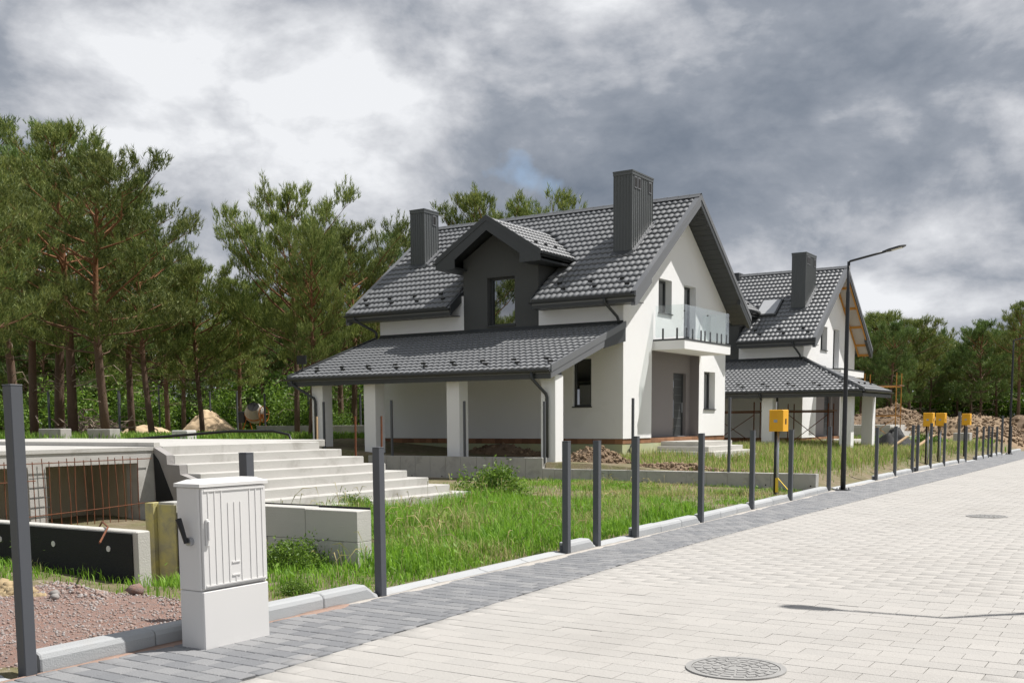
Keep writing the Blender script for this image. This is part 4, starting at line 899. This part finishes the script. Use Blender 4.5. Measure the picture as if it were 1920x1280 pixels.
BANK = [(-22, 66, 7, 4, 3.0, 21), (-16, 68, 6, 4, 2.5, 22), (-11.5, 66, 5, 3.2, 2.7, 23), (-6.5, 68, 5, 4, 3.0, 24), (-1.0, 72, 6, 5, 4.0, 25), (-30, 72, 8, 5, 3.4, 26), (5, 70, 6, 5, 3.5, 27)]
wh = ('behind the second house', 'behind the farthest concrete steps', 'behind the yellow boxes', 'behind the far street lamp', 'at the end of the road, tallest', 'deep behind the second house', 'beyond the end of the road')
for i, (x, y, a, b_, hh, sd2) in enumerate(BANK):
    mound('earth_bank', x, y, a, b_, hh*.52, 'soil' if i % 2 else 'clod', 'big rough bank of dug earth %s' % wh[i], 'earth bank', sd2, clods=2600, cs0=.075, n=90, rough=.55)
mound('sand_pile', -38.3, 34.2, 1.7, 1.3, 1.1, 'sand', 'pale sand pile among the pine trunks left of the mixer', 'sand pile', 31, rough=.35)
mound('sand_pile', -41.5, 33.2, 2.2, 1.3, .6, 'sand', 'low pale sand pile among the pine trunks', 'sand pile', 32, rough=.3)

# ------------------------------------------------------------------ third foundation far along the road
ft = empty('foundation', (-16, 66, 0)); B('wall', 'concrete', ft, -24, -14.2, 61.4, 65.5, -.2, 1.42)
for k in range(6): B('block_course', 'concrete_grey', ft, -24.0, -14.19+.0, 61.36-.008*(k % 2), 61.4, .1+k*.2, .285+k*.2)
for k in range(5): B('step', 'concrete_white', ft, -14.2, -14.0+.42*k, 61.5, 65.6+.3*k, .0, 1.3-.25*k)
tag(ft, 'pale block foundation with steps beyond the second house', 'foundation')
B('concrete_cube', 'concrete_grey', None, -10.6, -9.8, 59.6, 60.4, .2, 1.0, c=.02); tag(bpy.data.objects['concrete_cube'], 'grey concrete cube behind the far fence posts', 'concrete block')

# ------------------------------------------------------------------ site clutter by the second house
def bag(x, y, s_, seed):
    o = mound('plastic_sheet', x, y, 1.1*s_, .8*s_, .8*s_, 'membrane', '', 'plastic sheet', seed, n=24, rough=.6); return o
tag(bag(-11.2, 49.0, 1.1, 41), 'crumpled black plastic heap beside the second house pillar', 'plastic heap')
for i, (a, b_) in enumerate((((-10.9, 46.8, .42), (-10.3, 47.7, 1.0)), ((-9.9, 46.6, .42), (-9.3, 48.0, 1.05)))):
    o = MB().bar(a, b_, .16, .04).build('plank', 'wood'); tag(o, ('left' if i == 0 else 'right')+' pale plank leaning on the black plastic heap', 'plank')
for i, (x, y) in enumerate(((-9.2, 44.6), (-9.0, 44.9))):
    z = float(gz(x, y)); o = MB().bar((x-1.2, y+1.2, z+.06+.07*i), (x+.2, y-1.0, z+.06+.07*i), .18, .05).build('board', 'wood_old'); tag(o, '%s of two reddish boards lying in the grass behind the fence' % ('lower', 'upper')[i], 'board')
def scaffold(x0, x1, y0, y1, z0, z1, label, lv=(1.9,), mt='rust'):
    o = empty('scaffold', ((x0+x1)/2, (y0+y1)/2, z0))
    for x in (x0, x1):
        for y in (y0, y1): MB().tube([(x, y, z0-.1), (x, y, z1)], .028, 6).build('upright', mt, o)
    for z in lv:
        for y in (y0, y1): MB().tube([(x0, y, z-.1), (x1, y, z-.1)], .022, 6).build('ledger', mt, o)
        for k in range(3): B('plank', 'wood_old', o, x0-.15, x1+.15, y0+(y1-y0)*(k+.06)/3, y0+(y1-y0)*(k+.94)/3, z-.07, z-.02)
    for y in (y0,): MB().tube([(x0, y, z0+.2), (x1, y, lv[0]-.2)], .016, 5).build('brace', mt, o); MB().tube([(x1, y+.02, z0+.2), (x0, y+.02, lv[0]-.2)], .016, 5).build('brace', mt, o)
    tag(o, label, 'scaffold')
scaffold(-14.6, -12.9, 44.9, 45.7, .45, 2.4, 'rusty trestle scaffold under the second house porch by its corner', (2.15,))
scaffold(-18.0, -16.1, 44.9, 45.7, .5, 2.5, 'rusty trestle scaffold between the second house porch pillars', (2.15,))
scaffold(-14.6, -13.0, 57.3, 58.4, .45, 4.1, 'timber scaffold beside the second house below its balcony', (2.0, 3.5), 'wood_orange')

# ------------------------------------------------------------------ rear: posts, mixer, blocks, hose, stakes, brush
for i, (x, y, zt) in enumerate(((-46.3, 38, 3.8), (-42.4, 38, 3.35), (-39.6, 37.2, 3.3), (-36.5, 36, 3.1), (-33.0, 35.2, 3.1), (-29.0, 34.0, 2.9), (-49.5, 38, 3.4), (-37.5, 25.5, 3.0), (-34.2, 26.2, 3.0))):
    z = float(gz(x, y)); o = MB().box(x-.035, x+.035, y-.035, y+.035, z-.2, zt, c=.005).build('fence_post', 'post_paint'); tag(o, 'thin dark boundary post among the pines behind the basement, %s along' % ORD[i], 'fence post', 'boundary posts by the wood')
mx_ = empty('cement_mixer', (-38.0, 36.8, 1.1)); X0, Y0, Z0 = -38.0, 36.8, float(gz(-38, 36.8))
ax = Vector((.45, -.62, .64)).normalized(); c0 = Vector((X0, Y0, Z0+1.05))
def ringpath(prof):
    return [c0+ax*a for a, r_ in prof], [r_ for a, r_ in prof]
p_, r_ = ringpath([(-.45, .22), (-.40, .38), (-.2, .47), (.05, .47), (.38, .30), (.42, .28)]); MB().tube(p_, r_, 18, cap=False).add([], []).build('drum', 'mixer_drum', mx_, True)
p_, r_ = ringpath([(.40, .265), (.415, .265)]); MB().tube(p_, r_, 18).build('drum_mouth', 'dark_void', mx_)
p_, r_ = ringpath([(-.08, .49), (-.02, .49)]); MB().tube(p_, r_, 18).build('gear_ring', 'orange_paint', mx_)
for s_ in (-1, 1): MB().tube([(X0+s_*.55, Y0-.35, Z0), (X0+s_*.45, Y0, Z0+.95), (X0+s_*.55, Y0+.4, Z0)], .03, 6).build('leg', 'orange_paint', mx_)
MB().tube([(X0-.5, Y0, Z0+.9), (X0+.55, Y0, Z0+.9)], .035, 6).build('yoke', 'orange_paint', mx_)
wp = [Vector((X0+.62, Y0, Z0+.95))+Vector((0, math.cos(a)*.33, math.sin(a)*.38)) for a in np.linspace(0, 2*math.pi, 17)]; MB().tube(wp, .02, 6).build('tilt_wheel', 'orange_paint', mx_)
for a in (0, 1.57): MB().tube([wp[0].lerp(wp[8], 0) if a == 0 else wp[4], wp[8] if a == 0 else wp[12]], .014, 5).build('spoke', 'orange_paint', mx_)
B('motor', 'black_plastic', mx_, X0-.95, X0-.5, Y0-.2, Y0+.2, Z0+.55, Z0+1.1, c=.04)
tag(mx_, 'cement mixer with pale drum and orange frame in front of the pines', 'cement mixer')
for i, (x, y) in enumerate(((-29.9, 20.5), (-28.6, 21.3))):
    z = float(gz(x, y)); o = B('kerb_block', 'concrete_grey', None, x-.55, x+.55, y-.2, y+.2, z-.05, z+.34, c=.015); tag(o, '%s of two grey concrete blocks lying behind the basement slab' % ('left', 'right')[i], 'concrete block')
o = B('polystyrene_block', 'cabinet_paint', None, -26.9, -26.2, 22.5, 22.9, float(gz(-26.5, 22.7)), float(gz(-26.5, 22.7))+.35, c=.02); tag(o, 'white block lying behind the bare basement slab', 'block')
o = MB().tube([(-25.5, 19.2, 1.25), (-24.5, 20.2, 1.36), (-22.9, 21.2, 1.50), (-21.8, 21.8, 1.50), (-21.2, 21.8, 1.40), (-20.9, 21.7, 1.0)], .04, 8).build('hose', 'black_plastic', None, True); tag(o, 'arched black pipe rising behind the top of the basement steps', 'pipe')
for i, (x, y, mt) in enumerate(((-20.9, 22.6, 'wood'), (-20.0, 23.2, 'rust'), (-19.3, 23.5, 'rust'))):
    z = float(gz(x, y)); o = MB().bar((x, y, z-.2), (x+.02, y, 1.9), .04).build('stake', mt); tag(o, ('pale wooden stake behind the basement steps', 'left rusty stake behind the basement steps', 'right rusty stake behind the basement steps')[i], 'stake')
lw = B('rear_wall', 'concrete_grey', None, -34, -21.6, 33.0, 33.2, .7, 1.62, c=.01); tag(lw, 'low concrete wall behind the porch before the pines', 'wall')
bp = empty('brush_pile', (-38.3, 28.2, 1.2)); rg = np.random.default_rng(9); mbp = MB()
for k in range(130):
    a = Vector((-38.3+rg.normal()*.8, 28.2+rg.normal()*.7, 1.25+abs(rg.normal())*.45)); d = Vector((rg.normal(), rg.normal(), rg.normal()*.35)).normalized()*rg.uniform(.4, 1.2)
    mbp.tube([a-d*.5, a+Vector((0, 0, rg.normal()*.08)), a+d*.5], [.03, .022, .008], 4)
tag(mbp.build('branches', 'twig', bp), kind='stuff'); tag(bp, 'heap of bare grey branches between the pine trunks', 'brush pile')
sl = B('solar_lamp', 'lamp_black', None, -24.75, -24.35, 25.9, 25.94, 3.62, 3.9); tag(sl, 'small dark floodlight on the end of the porch roof', 'floodlight')
MB().bar((-24.55, 25.95, 3.35), (-24.55, 25.95, 3.66), .03).build('bracket', 'lamp_black', sl)
o = MB(); ring_ = [(XG+.03, 30.35+math.cos(a)*.14*(1+.05*math.sin(3*a)), .80+math.sin(a)*.19) for a in np.linspace(0, 2*math.pi*2.9, 60)]
o.tube([(p[0]+.0005*i, p[1], p[2]) for i, p in enumerate(ring_)], .012, 5).build('cable_coil', 'black_plastic'); tag(bpy.data.objects['cable_coil'], 'coil of black cable hanging on the foam plinth', 'cable coil')

# ------------------------------------------------------------------ pines
def needle_arrays(P, D, L_, n, wd, rg, cone=(.35, 1.0)):
    """upright brush-like shoots: P tips' bases (k,3), D axes (k,3), L_ lengths (k) -> triangles"""
    k = len(P); A = np.abs(D[:, 2:3]) > .9; ref = np.where(A, np.array([[1., 0, 0]]), np.array([[0, 0, 1.]])); X = np.cross(D, ref); X /= np.linalg.norm(X, axis=1, keepdims=True); Y_ = np.cross(D, X)
    t_ = rg.random((k, n)); a = rg.random((k, n))*6.283; th = rg.uniform(*cone, (k, n))
    rad = np.cos(a)[..., None]*X[:, None]+np.sin(a)[..., None]*Y_[:, None]
    dirs = D[:, None]*np.cos(th)[..., None]+rad*np.sin(th)[..., None]
    base = P[:, None]+D[:, None]*(t_*L_[:, None])[..., None]; ln = L_[:, None]*rg.uniform(.45, .8, (k, n))
    side = np.cross(dirs, rg.normal(size=(k, n, 3))); side /= np.linalg.norm(side, axis=-1, keepdims=True)+1e-9
    v0 = base-side*wd/2; v1 = base+side*wd/2; v2 = base+dirs*ln[..., None]
    V = np.stack([v0, v1, v2], 2).reshape(-1, 3); return V, np.arange(len(V)).reshape(-1, 3)
def make_pine(seed, H, cb, rad, lean=0., fork=False, mat_='needles', dens=1., slim=1.):
    rg = np.random.default_rng(seed); tr = MB(); n = 9; path = []; rr = []
    ph1, ph2 = rg.random(2)*6.28
    for i in range(n):
        t_ = i/(n-1); path.append(Vector((lean*H*t_*(1-.35*t_)+.22*math.sin(ph1+t_*5)*t_, .22*math.sin(ph2+t_*4)*t_, H*.96*t_))); rr.append((.0140*H*(1-t_)**.75+.018)*(.85 if slim < 1 else 1))
    path[0].z = -.4; tr.tube(path, rr, 9)
    def on(t_):
        q = t_*(n-1); i = min(int(q), n-2); return path[i].lerp(path[i+1], q-i)
    Ps, Ds = [], []
    nl = int(50*dens)
    for li in range(nl):
        f = (li+rg.random())/nl; t_ = cb+(1-cb)*f**.92; o_ = on(min(t_, .985)); prof = rad*(math.sin(math.pi*min(1, (f*.86+.16)))**.75)*(1.0-.30*f)+.12
        ln = prof*rg.choice([.5, .8, 1., 1.15, 1.3])*rg.uniform(.85, 1.1); az = li*2.399+rg.normal()*.35; el = rg.uniform(-.12, .30)+.75*f
        d = Vector((math.cos(az)*math.cos(el), math.sin(az)*math.cos(el), math.sin(el))); side = Vector((-math.sin(az), math.cos(az), 0))
        pts = [o_]; 
        for s_ in (.35, .7, 1.): pts.append(o_+d*ln*s_+Vector((0, 0, ln*.20*s_*s_))+side*rg.normal()*.07*ln)
        tr.tube(pts, [.011*ln+.014, .008*ln+.010, .005*ln+.007, .005], 5, cap=False)
        ntw = max(4, int(ln*5.2))
        for k in range(ntw):
            s_ = rg.uniform(.30, 1.03); i = min(int(s_*3), 2); p = pts[i].lerp(pts[i+1], min(1, s_*3-i)); sp = .42*ln*(1.15-s_*.65)+.12
            td = (d*rg.uniform(.2, .9)+side*rg.normal()*.75+Vector((0, 0, rg.uniform(.05, .7)))).normalized(); tl = sp*rg.uniform(.5, 1.1)
            e_ = p+td*tl
            if rg.random() < .35: tr.tube([p, e_], [.010, .004], 3, cap=False)
            for q in range(int(6+tl*5)):
                b_ = p.lerp(e_, 1.06-.55*rg.random()**1.8)+Vector(rg.normal(size=3)*np.array([.10, .10, .05])); Ps.append(b_); Ds.append((td*.5+Vector((rg.normal()*.28, rg.normal()*.28, 1.0))).normalized())
    for k in range(26): Ps.append(on(.86+.16*rg.random() if False else min(1., .88+.12*rg.random()))+Vector(rg.normal(size=3)*.07)); Ds.append(Vector((rg.normal()*.2, rg.normal()*.2, 1)).normalized())
    Ps = np.array(Ps); Ds = np.array(Ds); Ls = rg.uniform(.18, .40, len(Ps)); V, F = needle_arrays(Ps, Ds, Ls, 13, .027, rg, (.2, .85))
    root = empty('pine_tree'); t_ = tr.build('trunk', 'bark', None, True); t_.parent = root
    c_ = mesh_np('crown', V, F, mat_); c_.parent = root
    # dead twigs under the crown
    dt = MB()
    for k in range(9):
        o_ = on(cb*rg.uniform(.45, 1.)); a = rg.random()*6.28; l = rg.uniform(.5, 1.5); dt.tube([o_, o_+Vector((math.cos(a)*l*.6, math.sin(a)*l*.6, .1)), o_+Vector((math.cos(a)*l, math.sin(a)*l, -.05+rg.normal()*.2))], [.022, .014, .005], 4)
    d_ = dt.build('dead_branches', 'twig'); d_.parent = root; tag(d_, kind='stuff')
    return root, H
PROTO = [make_pine(101, 12., .27, 2.9), make_pine(102, 11., .28, 3.2, .10), make_pine(103, 13., .34, 2.6, -.04, mat_='needles_blue'), make_pine(104, 10., .24, 3.3, .05), make_pine(105, 8., .12, 2.3, mat_='needles_blue', slim=.8), make_pine(106, 7., .22, 2.0, .02, slim=.8)]
USED = [False]*len(PROTO)
def pine(x, y, H, k, rz, label, group, wide=1.0):
    root, h0 = PROTO[k]; s_ = H/h0*.93; z = float(gz(x, y)); loc = (x, y, z); sc = (s_*wide, s_*wide, s_)
    if not USED[k]: USED[k] = True; o = root; o.location = loc; o.rotation_euler = (0, 0, rz); o.scale = sc
    else: o = copy_tree(root, loc, rz, sc)
    tag(o, label, 'pine tree', group); return o
LEFT = [(-29.6, 17.0, 8.0, 3, 0.3, 1.1), (-46.5, 29.9, 15.8, 2, 1., 1.), (-41.2, 27.3, 12.2, 0, 2., 1.1), (-42.1, 29.1, 14.6, 2, 4., 1.1), (-37.2, 26.3, 13.0, 0, .2, 1.1), (-31.8, 23.8, 10.1, 1, 5.4, 1.15), (-38.6, 30.2, 11.3, 2, 2.5, 1.), (-33.7, 27.3, 9.1, 1, 3.6, 1.),
        (-42.9, 35.7, 9.8, 0, 3.3, 1.), (-44.7, 38.2, 9.4, 2, 5., 1.), (-34.4, 30.4, 7.6, 3, 4.4, 1.), (-43.7, 41.2, 9.0, 0, 1.1, 1.1), (-46.9, 46.3, 9.8, 2, .4, 1.1), (-29.9, 31.2, 10.2, 3, 2.2, .80), (-28.2, 30.1, 8.4, 1, .9, .66), (-33.7, 38.1, 10.3, 0, 5.5, 1.), (-31.2, 36.1, 9.6, 3, 1.8, 1.),
        (-39.2, 48.9, 12.4, 2, 2.9, 1.1), (-31.9, 46.4, 13.2, 0, 4.1, 1.0), (-31.1, 49.3, 12.9, 3, .1, 1.)]
for i, (x, y, H, k, rz, wd) in enumerate(LEFT):
    if i in (13, 14): lab = ('round-crowned pine standing left of the white house, fullest of the wood', 'forked-looking orange-barked pine just left of the porch roof')[i-13]
    elif i == 5: lab = 'leaning pale-trunked pine in front of the wood behind the basement'
    elif i == 0: lab = 'low bushy pine at the very edge of the photograph behind the gate post'
    elif i >= 18: lab = ('pine whose top shows over the ridge right of the small chimney', 'second pine top showing over the ridge beside the dormer')[i-18]
    else: lab = 'tall pine of the wood behind the bare basement, %s from the frame edge' % ORD[i]
    pine(x, y, H, k, rz, lab, 'pines behind the basement', wd)
rg = np.random.default_rng(77)
for i in range(34):
    x = -62-rg.random()*12+i*1.15; y = 30+i*1.25+rg.random()*14; pine(x, y, 7.+rg.random()*2.5, int(rg.integers(3, 6)), rg.random()*6, 'pine deep in the wood, half hidden behind nearer pines', 'hidden pines of the wood', 1.15)
for i in range(46):
    x = -92+i*1.6+rg.random()*3; y = 40+i*.9+rg.random()*10; pine(x, y, 7.+rg.random()*2.5, 4+i % 2, rg.random()*6, 'pine deep in the wood, half hidden behind nearer pines', 'hidden pines of the wood', 1.5)
RIGHT = [(-19.4, 75.3, 7.4, 4, 0, 1.), (-17.2, 74.6, 8.0, 4, 1, 1.), (-17.1, 79.5, 8.2, 5, 2, 1.2), (-18.3, 88.7, 7.6, 4, 3, 1.2), (-16.8, 84.8, 8.0, 4, 4, 1.), (-17.6, 93.8, 7.8, 5, 5, 1.3), (-15.8, 90.3, 7.0, 4, .5, 1.2), (-14.2, 86.5, 7.3, 5, 1.5, 1.2), (-12.9, 82.5, 8.3, 4, 2.5, 1.15), (-13.2, 91.9, 8.1, 5, 3.5, 1.2), (-10.2, 80.5, 9.8, 0, 4.5, .95), (-9.8, 86.5, 9.2, 5, 5.5, 1.2), (-7.1, 89.7, 10, 3, .2, 1.)]
for i, (x, y, H, k, rz, wd) in enumerate(RIGHT):
    pine(x, y, H*.88, k, rz, 'young pine behind the far earth banks, %s from the second house' % ORD[i], 'pines behind the earth banks', wd)
for i in range(34):
    x = -34+i*1.15; pine(x, 96+rg.random()*14, 5.4+rg.random()*1.8, int(rg.integers(4, 6)), rg.random()*6, 'pine in the far wood behind the young pines', 'far wood behind the banks', 1.35)
for i, (x, y, H) in enumerate(((-46.5, -9, 10.), (-51, -15, 11.2), (-58, -19, 9.5))):
    pine(x, y, H, i % 4, i*1.1, 'pine mirrored in the dormer window', 'pines mirrored in the window', 1.)
# broadleaf shrubs in the wood edge
def make_bush(seed, r_, h, nleaf, ls):
    rg = np.random.default_rng(seed); nc = 26; C_ = rg.normal(size=(nc, 3)); C_ /= np.linalg.norm(C_, axis=1, keepdims=True); C_ *= rg.uniform(.35, .9, (nc, 1)); C_[:, 2] = np.abs(C_[:, 2])*.9+.12
    idx = rg.integers(0, nc, nleaf); P = C_[idx]+rg.normal(size=(nleaf, 3))*.16; P *= np.array([r_, r_, h]); P[:, 2] = np.maximum(P[:, 2], .03)
    a = rg.normal(size=(nleaf, 3)); a /= np.linalg.norm(a, axis=1, keepdims=True); b_ = np.cross(a, rg.normal(size=(nleaf, 3))); b_ /= np.linalg.norm(b_, axis=1, keepdims=True); s_ = ls*rg.uniform(.6, 1.3, (nleaf, 1))
    V = np.stack([P-a*s_, P+b_*s_*.45, P+a*s_, P-b_*s_*.45], 1).reshape(-1, 3); root = empty('shrub'); c_ = mesh_np('foliage', V, np.arange(len(V)).reshape(-1, 4), 'leaves'); c_.parent = root
    st_ = MB(); [st_.tube([(0, 0, -.1), tuple(C_[k]*np.array([r_, r_, h])*.6), tuple(C_[k]*np.array([r_, r_, h]))], [.02, .014, .005], 4) for k in range(0, nc, 2)]; s2_ = st_.build('stems', 'twig'); s2_.parent = root
    return root
BUSH = [make_bush(201, 1.5, 2.2, 3800, .075), make_bush(202, .55, .50, 5200, .026)]
BU = [False, False]
def shrub(x, y, k, s_, rz, label, group):
    z = float(gz(x, y))-.03
    if not BU[k]: BU[k] = True; o = BUSH[k]; o.location = (x, y, z); o.rotation_euler = (0, 0, rz); o.scale = (s_, s_, s_)
    else: o = copy_tree(BUSH[k], (x, y, z), rz, (s_, s_, s_))
    tag(o, label, 'shrub', group)
SH = [(-47, 43, 1.3), (-45, 46, 1.7), (-42, 45, 1.5), (-40.5, 42, 1.1), (-38, 45, 1.7), (-36, 43, 1.2), (-50, 40, 1.3), (-35, 47, 1.5), (-54, 38, 1.5), (-33, 34.6, .75), (-30.5, 34.2, .55), (-41, 24.2, .55), (-46, 36, .9), (-52, 33, 1.2), (-57, 33, 1.4), (-49, 29, .9)]
for i, (x, y, s_) in enumerate(SH): shrub(x, y, 0, s_, i*1.3, 'bright green leafy shrub in the wood edge, %s of the row' % ORD[i], 'leafy shrubs in the wood edge')
rg = np.random.default_rng(88)
for i in range(26): shrub(-36+i*1.25, 90+rg.random()*10, 0, 1.25+rg.random()*.5, rg.random()*6, 'leafy undergrowth shrub beneath the far pines', 'undergrowth of the far wood')
for i in range(30): shrub(-74+i*1.5, 36+i*.75+rg.random()*7, 0, 1.3+rg.random()*.7, rg.random()*6, 'leafy undergrowth shrub deep between the pine trunks', 'undergrowth of the wood')
shrub(-12.5, 18.9, 1, 1.45, .5, 'rounded leafy weed clump at the foot of the basement steps', 'weed clumps in the lawn')
shrub(-10.2, 11.6, 1, .62, 1.5, 'small leafy weed clump in the tall grass before the kerb', 'weed clumps in the lawn')
shrub(-8.5, 8.75, 1, .75, 2.5, 'leafy weed clump at the end of the bare wall', 'weed clumps in the lawn')
shrub(-7.35, 7.6, 1, .35, 3.1, 'low leafy weed behind the kerb right of the cabinet', 'weed clumps in the lawn')
shrub(-12.6, 14.6, 1, .7, 4.5, 'leafy weed growing against the lowest basement step', 'weed clumps in the lawn')
shrub(-10.5, 52.5, 1, 1.4, 5.1, 'dark leafy clump behind the fence near the yellow boxes', 'weed clumps in the lawn')

# ------------------------------------------------------------------ grass
def blades(pts, hts, wd, rg, bend=.75):
    k = len(pts); z = gz(pts[:, 0], pts[:, 1])-.01; a = rg.random(k)*6.283; d = np.stack([np.cos(a), np.sin(a), a*0], -1); s_ = np.stack([-np.sin(a), np.cos(a), a*0], -1)
    b_ = rg.uniform(.1, 1, k)*bend; P = np.stack([pts[:, 0], pts[:, 1], z], -1); w_ = (wd*rg.uniform(.6, 1.3, k))[:, None]
    mid_ = P+d*(hts*b_*.35)[:, None]+np.array([0, 0, 1])*(hts*.6)[:, None]; tip = P+d*(hts*b_*1.1)[:, None]+np.array([0, 0, 1])*(hts*(1-.3*b_))[:, None]
    V = np.stack([P-s_*w_/2, P+s_*w_/2, mid_+s_*w_*.42, mid_-s_*w_*.42, tip], 1).reshape(-1, 3); o = np.arange(k)[:, None]*5
    F = np.concatenate([o+np.array([0, 1, 2]), o+np.array([0, 2, 3]), o+np.array([3, 2, 4])]); return V, F
def scatter(x0, x1, y0, y1, n, dens, seed):
    rg = np.random.default_rng(seed); p = np.stack([rg.uniform(x0, x1, n), rg.uniform(y0, y1, n)], -1); return p[rg.random(n) < dens(p[:, 0], p[:, 1])], rg
def clear_of_walls(x, y):
    k = np.ones_like(x)
    k *= ~((x > -21.1) & (x < -7.38) & (y > 24.93) & (y < 25.3)); k *= ~((x < -7.9) & (x > -11.7) & (y > 9.12) & (y < 9.5)); k *= ~((x < -9.1) & (y > 7.1) & (y < 7.42))
    k *= ~((x < -9.6) & (y > 7.3) & (y < 12.2) & (x > -28) & ((y < 9.2) | (x < -11.5))); k *= ~((x < -12.4) & (x > -30) & (y > 12.0) & (y < 18.4)); k *= ~((x < XC+.1) & (x > -28) & (y > 7.3) & (y < 18.2)); return k
def lush(x, y):
    d = kx(y)-x; inner = ss(.17, .30, d)
    tall = .45+.55*ss(.35, .6, vnoise(x, y, 1.6, 8))
    k = inner*tall*clear_of_walls(x, y)
    k *= np.where((y > 18.5) & (vnoise(x, y, 1.1, 9)+.25*ss(-14, -8, x)*0 > .48), .30, 1.)       # thin, trodden lawn nearer the retaining wall
    k *= np.where((y < 7.0) & (x > -9.6-(y-5)*.25), np.where(y > 6.55, .35, 0.0), 1.); return k
p, rg = scatter(-15.5, -6.7, 3.0, 24.95, 230000, lush, 51)
hh = (.10+.18*vnoise(p[:, 0], p[:, 1], 1.2, 10)+.22*vnoise(p[:, 0], p[:, 1], .33, 18)**2)*rg.uniform(.4, 1.4, len(p)); hh *= .86* np.where(p[:, 1] > 18.5, .42, 1.)*np.where(p[:, 1] < 9.1, .52, 1.)*(.45+.55*ss(.15, .9, kx(p[:, 1])-p[:, 0]))
dry = (vnoise(p[:, 0], p[:, 1], .9, 12)*.6+rg.random(len(p))*.4+np.where(p[:, 1] > 18, .13, 0)) > .70
V, F = blades(p[~dry], hh[~dry], .011, rg); tag(mesh_np('grass', V, F, 'grass_lush'), 'tall lush green grass between the kerb and the retaining wall', 'grass', kind='stuff')
V, F = blades(p[dry], hh[dry]*1.08, .008, rg); tag(mesh_np('dry_grass', V, F, 'grass_dry'), 'pale seeding grass stalks among the lush lawn grass', 'grass', kind='stuff')
def upper(x, y):
    d = kx(y)-x; k = ss(.45, 1.1, d)*clear_of_walls(x, y)*(.4+.6*vnoise(x, y, 1.5, 14)); k *= ~((x < -12.3) & (y > 31.4) & (y < 36.3)); k *= ~((x < XG+.1) & (y > 29.6) & (y < 38.4)); k *= ~((x < -12.3) & (y > 49.4) & (y < 54.2)); k *= ~((x < -10.9) & (y > 25.2) & (y < 26.6)); return k
p, rg = scatter(-15.5, -7.4, 25.3, 58, 90000, upper, 52); hh = rg.uniform(.12, .46, len(p))*np.where(p[:, 1] < 30, .55, .85)
mk = rg.random(len(p)) < .55
V, F = blades(p[mk], hh[mk], .014, rg, .4); tag(mesh_np('meadow_grass', V, F, 'grass_dry'), 'dry yellowish meadow grass in front of the two houses', 'grass', kind='stuff')
V, F = blades(p[~mk], hh[~mk]*.9, .014, rg, .4); tag(mesh_np('meadow_grass', V, F, 'grass_lush'), 'green meadow grass growing among the dry stalks by the houses', 'grass', kind='stuff')
def woodfloor(x, y): return (~((x > -28.3) & (y < 18.5)))*(~((x > -25.6) & (y > 25.0)))*np.where(vnoise(x, y, 4, 15) > .35, 1., .25)
p, rg = scatter(-64, -20.5, 12, 50, 120000, woodfloor, 53); hh = rg.uniform(.10, .34, len(p))
V, F = blades(p, hh, .032, rg, .5); tag(mesh_np('wood_grass', V, F, 'grass_shade'), 'green grass on the floor of the pine wood', 'grass', kind='stuff')
def bankweeds(x, y): return np.where(vnoise(x, y, 2.5, 16) > .55, 1., .05)
p, rg = scatter(-30, -7.8, 58, 74, 14000, bankweeds, 54)
V, F = blades(p, rg.uniform(.15, .4, len(p)), .035, rg, .5); tag(mesh_np('weeds', V, F, 'grass_lush'), 'patchy green weeds at the foot of the earth banks', 'weeds', kind='stuff')
p, rg = scatter(.9, 12, -4, 60, 30000, lambda x, y: x*0+1., 55)
V, F = blades(p, rg.uniform(.08, .25, len(p)), .02, rg, .5); tag(mesh_np('verge_grass', V, F, 'grass_lush'), 'rough grass on the verge across the road', 'grass', kind='stuff')
# broad-leaved weeds and seed heads in the near grass
p, rg = scatter(-12, -6.8, 6.4, 24.6, 5200, lambda x, y: lush(x, y)*np.where(vnoise(x, y, .8, 17) > .55, 1., .12), 56)
k = len(p); z = gz(p[:, 0], p[:, 1])+rg.uniform(.03, .26, k)*np.where(p[:, 1] > 18.5, .4, 1.); a = rg.random(k)*6.283; l = rg.uniform(.04, .10, k); P = np.stack([p[:, 0], p[:, 1], z], -1)
d = np.stack([np.cos(a), np.sin(a), rg.uniform(-.1, .8, k)], -1); s_ = np.stack([-np.sin(a), np.cos(a), a*0], -1)
V = np.stack([P, P+d*l[:, None]*.5+s_*l[:, None]*.22, P+d*l[:, None], P+d*l[:, None]*.5-s_*l[:, None]*.22], 1).reshape(-1, 3)
# taller seeding stalks with drooping heads
p2, rg2 = scatter(-12.5, -7.0, 7.6, 24.4, 900, lambda x, y: lush(x, y)*np.where(vnoise(x, y, 1.0, 19) > .45, 1., .2), 57)
stq = MB()
for (qx, qy) in p2:
    z0 = float(gz(qx, qy)); hq = random.uniform(.30, .62)*(.5 if qy > 18.5 else 1.)*(.7 if qy < 9.2 else 1.); ax_, ay_ = random.gauss(0, .10), random.gauss(0, .10)
    stq.tube([(qx, qy, z0), (qx+ax_*.5, qy+ay_*.5, z0+hq*.75), (qx+ax_, qy+ay_, z0+hq), (qx+ax_*1.5, qy+ay_*1.5, z0+hq*.98)], [.0022, .002, .007, .002], 3, cap=False)
tag(stq.build('seed_stalks', 'grass_dry'), 'thin pale seed stalks standing above the lawn grass', 'grass', kind='stuff')
tag(mesh_np('weed_leaves', V, np.arange(len(V)).reshape(-1, 4), 'weed'), 'broad weed leaves mixed into the lawn grass', 'weeds', kind='stuff')
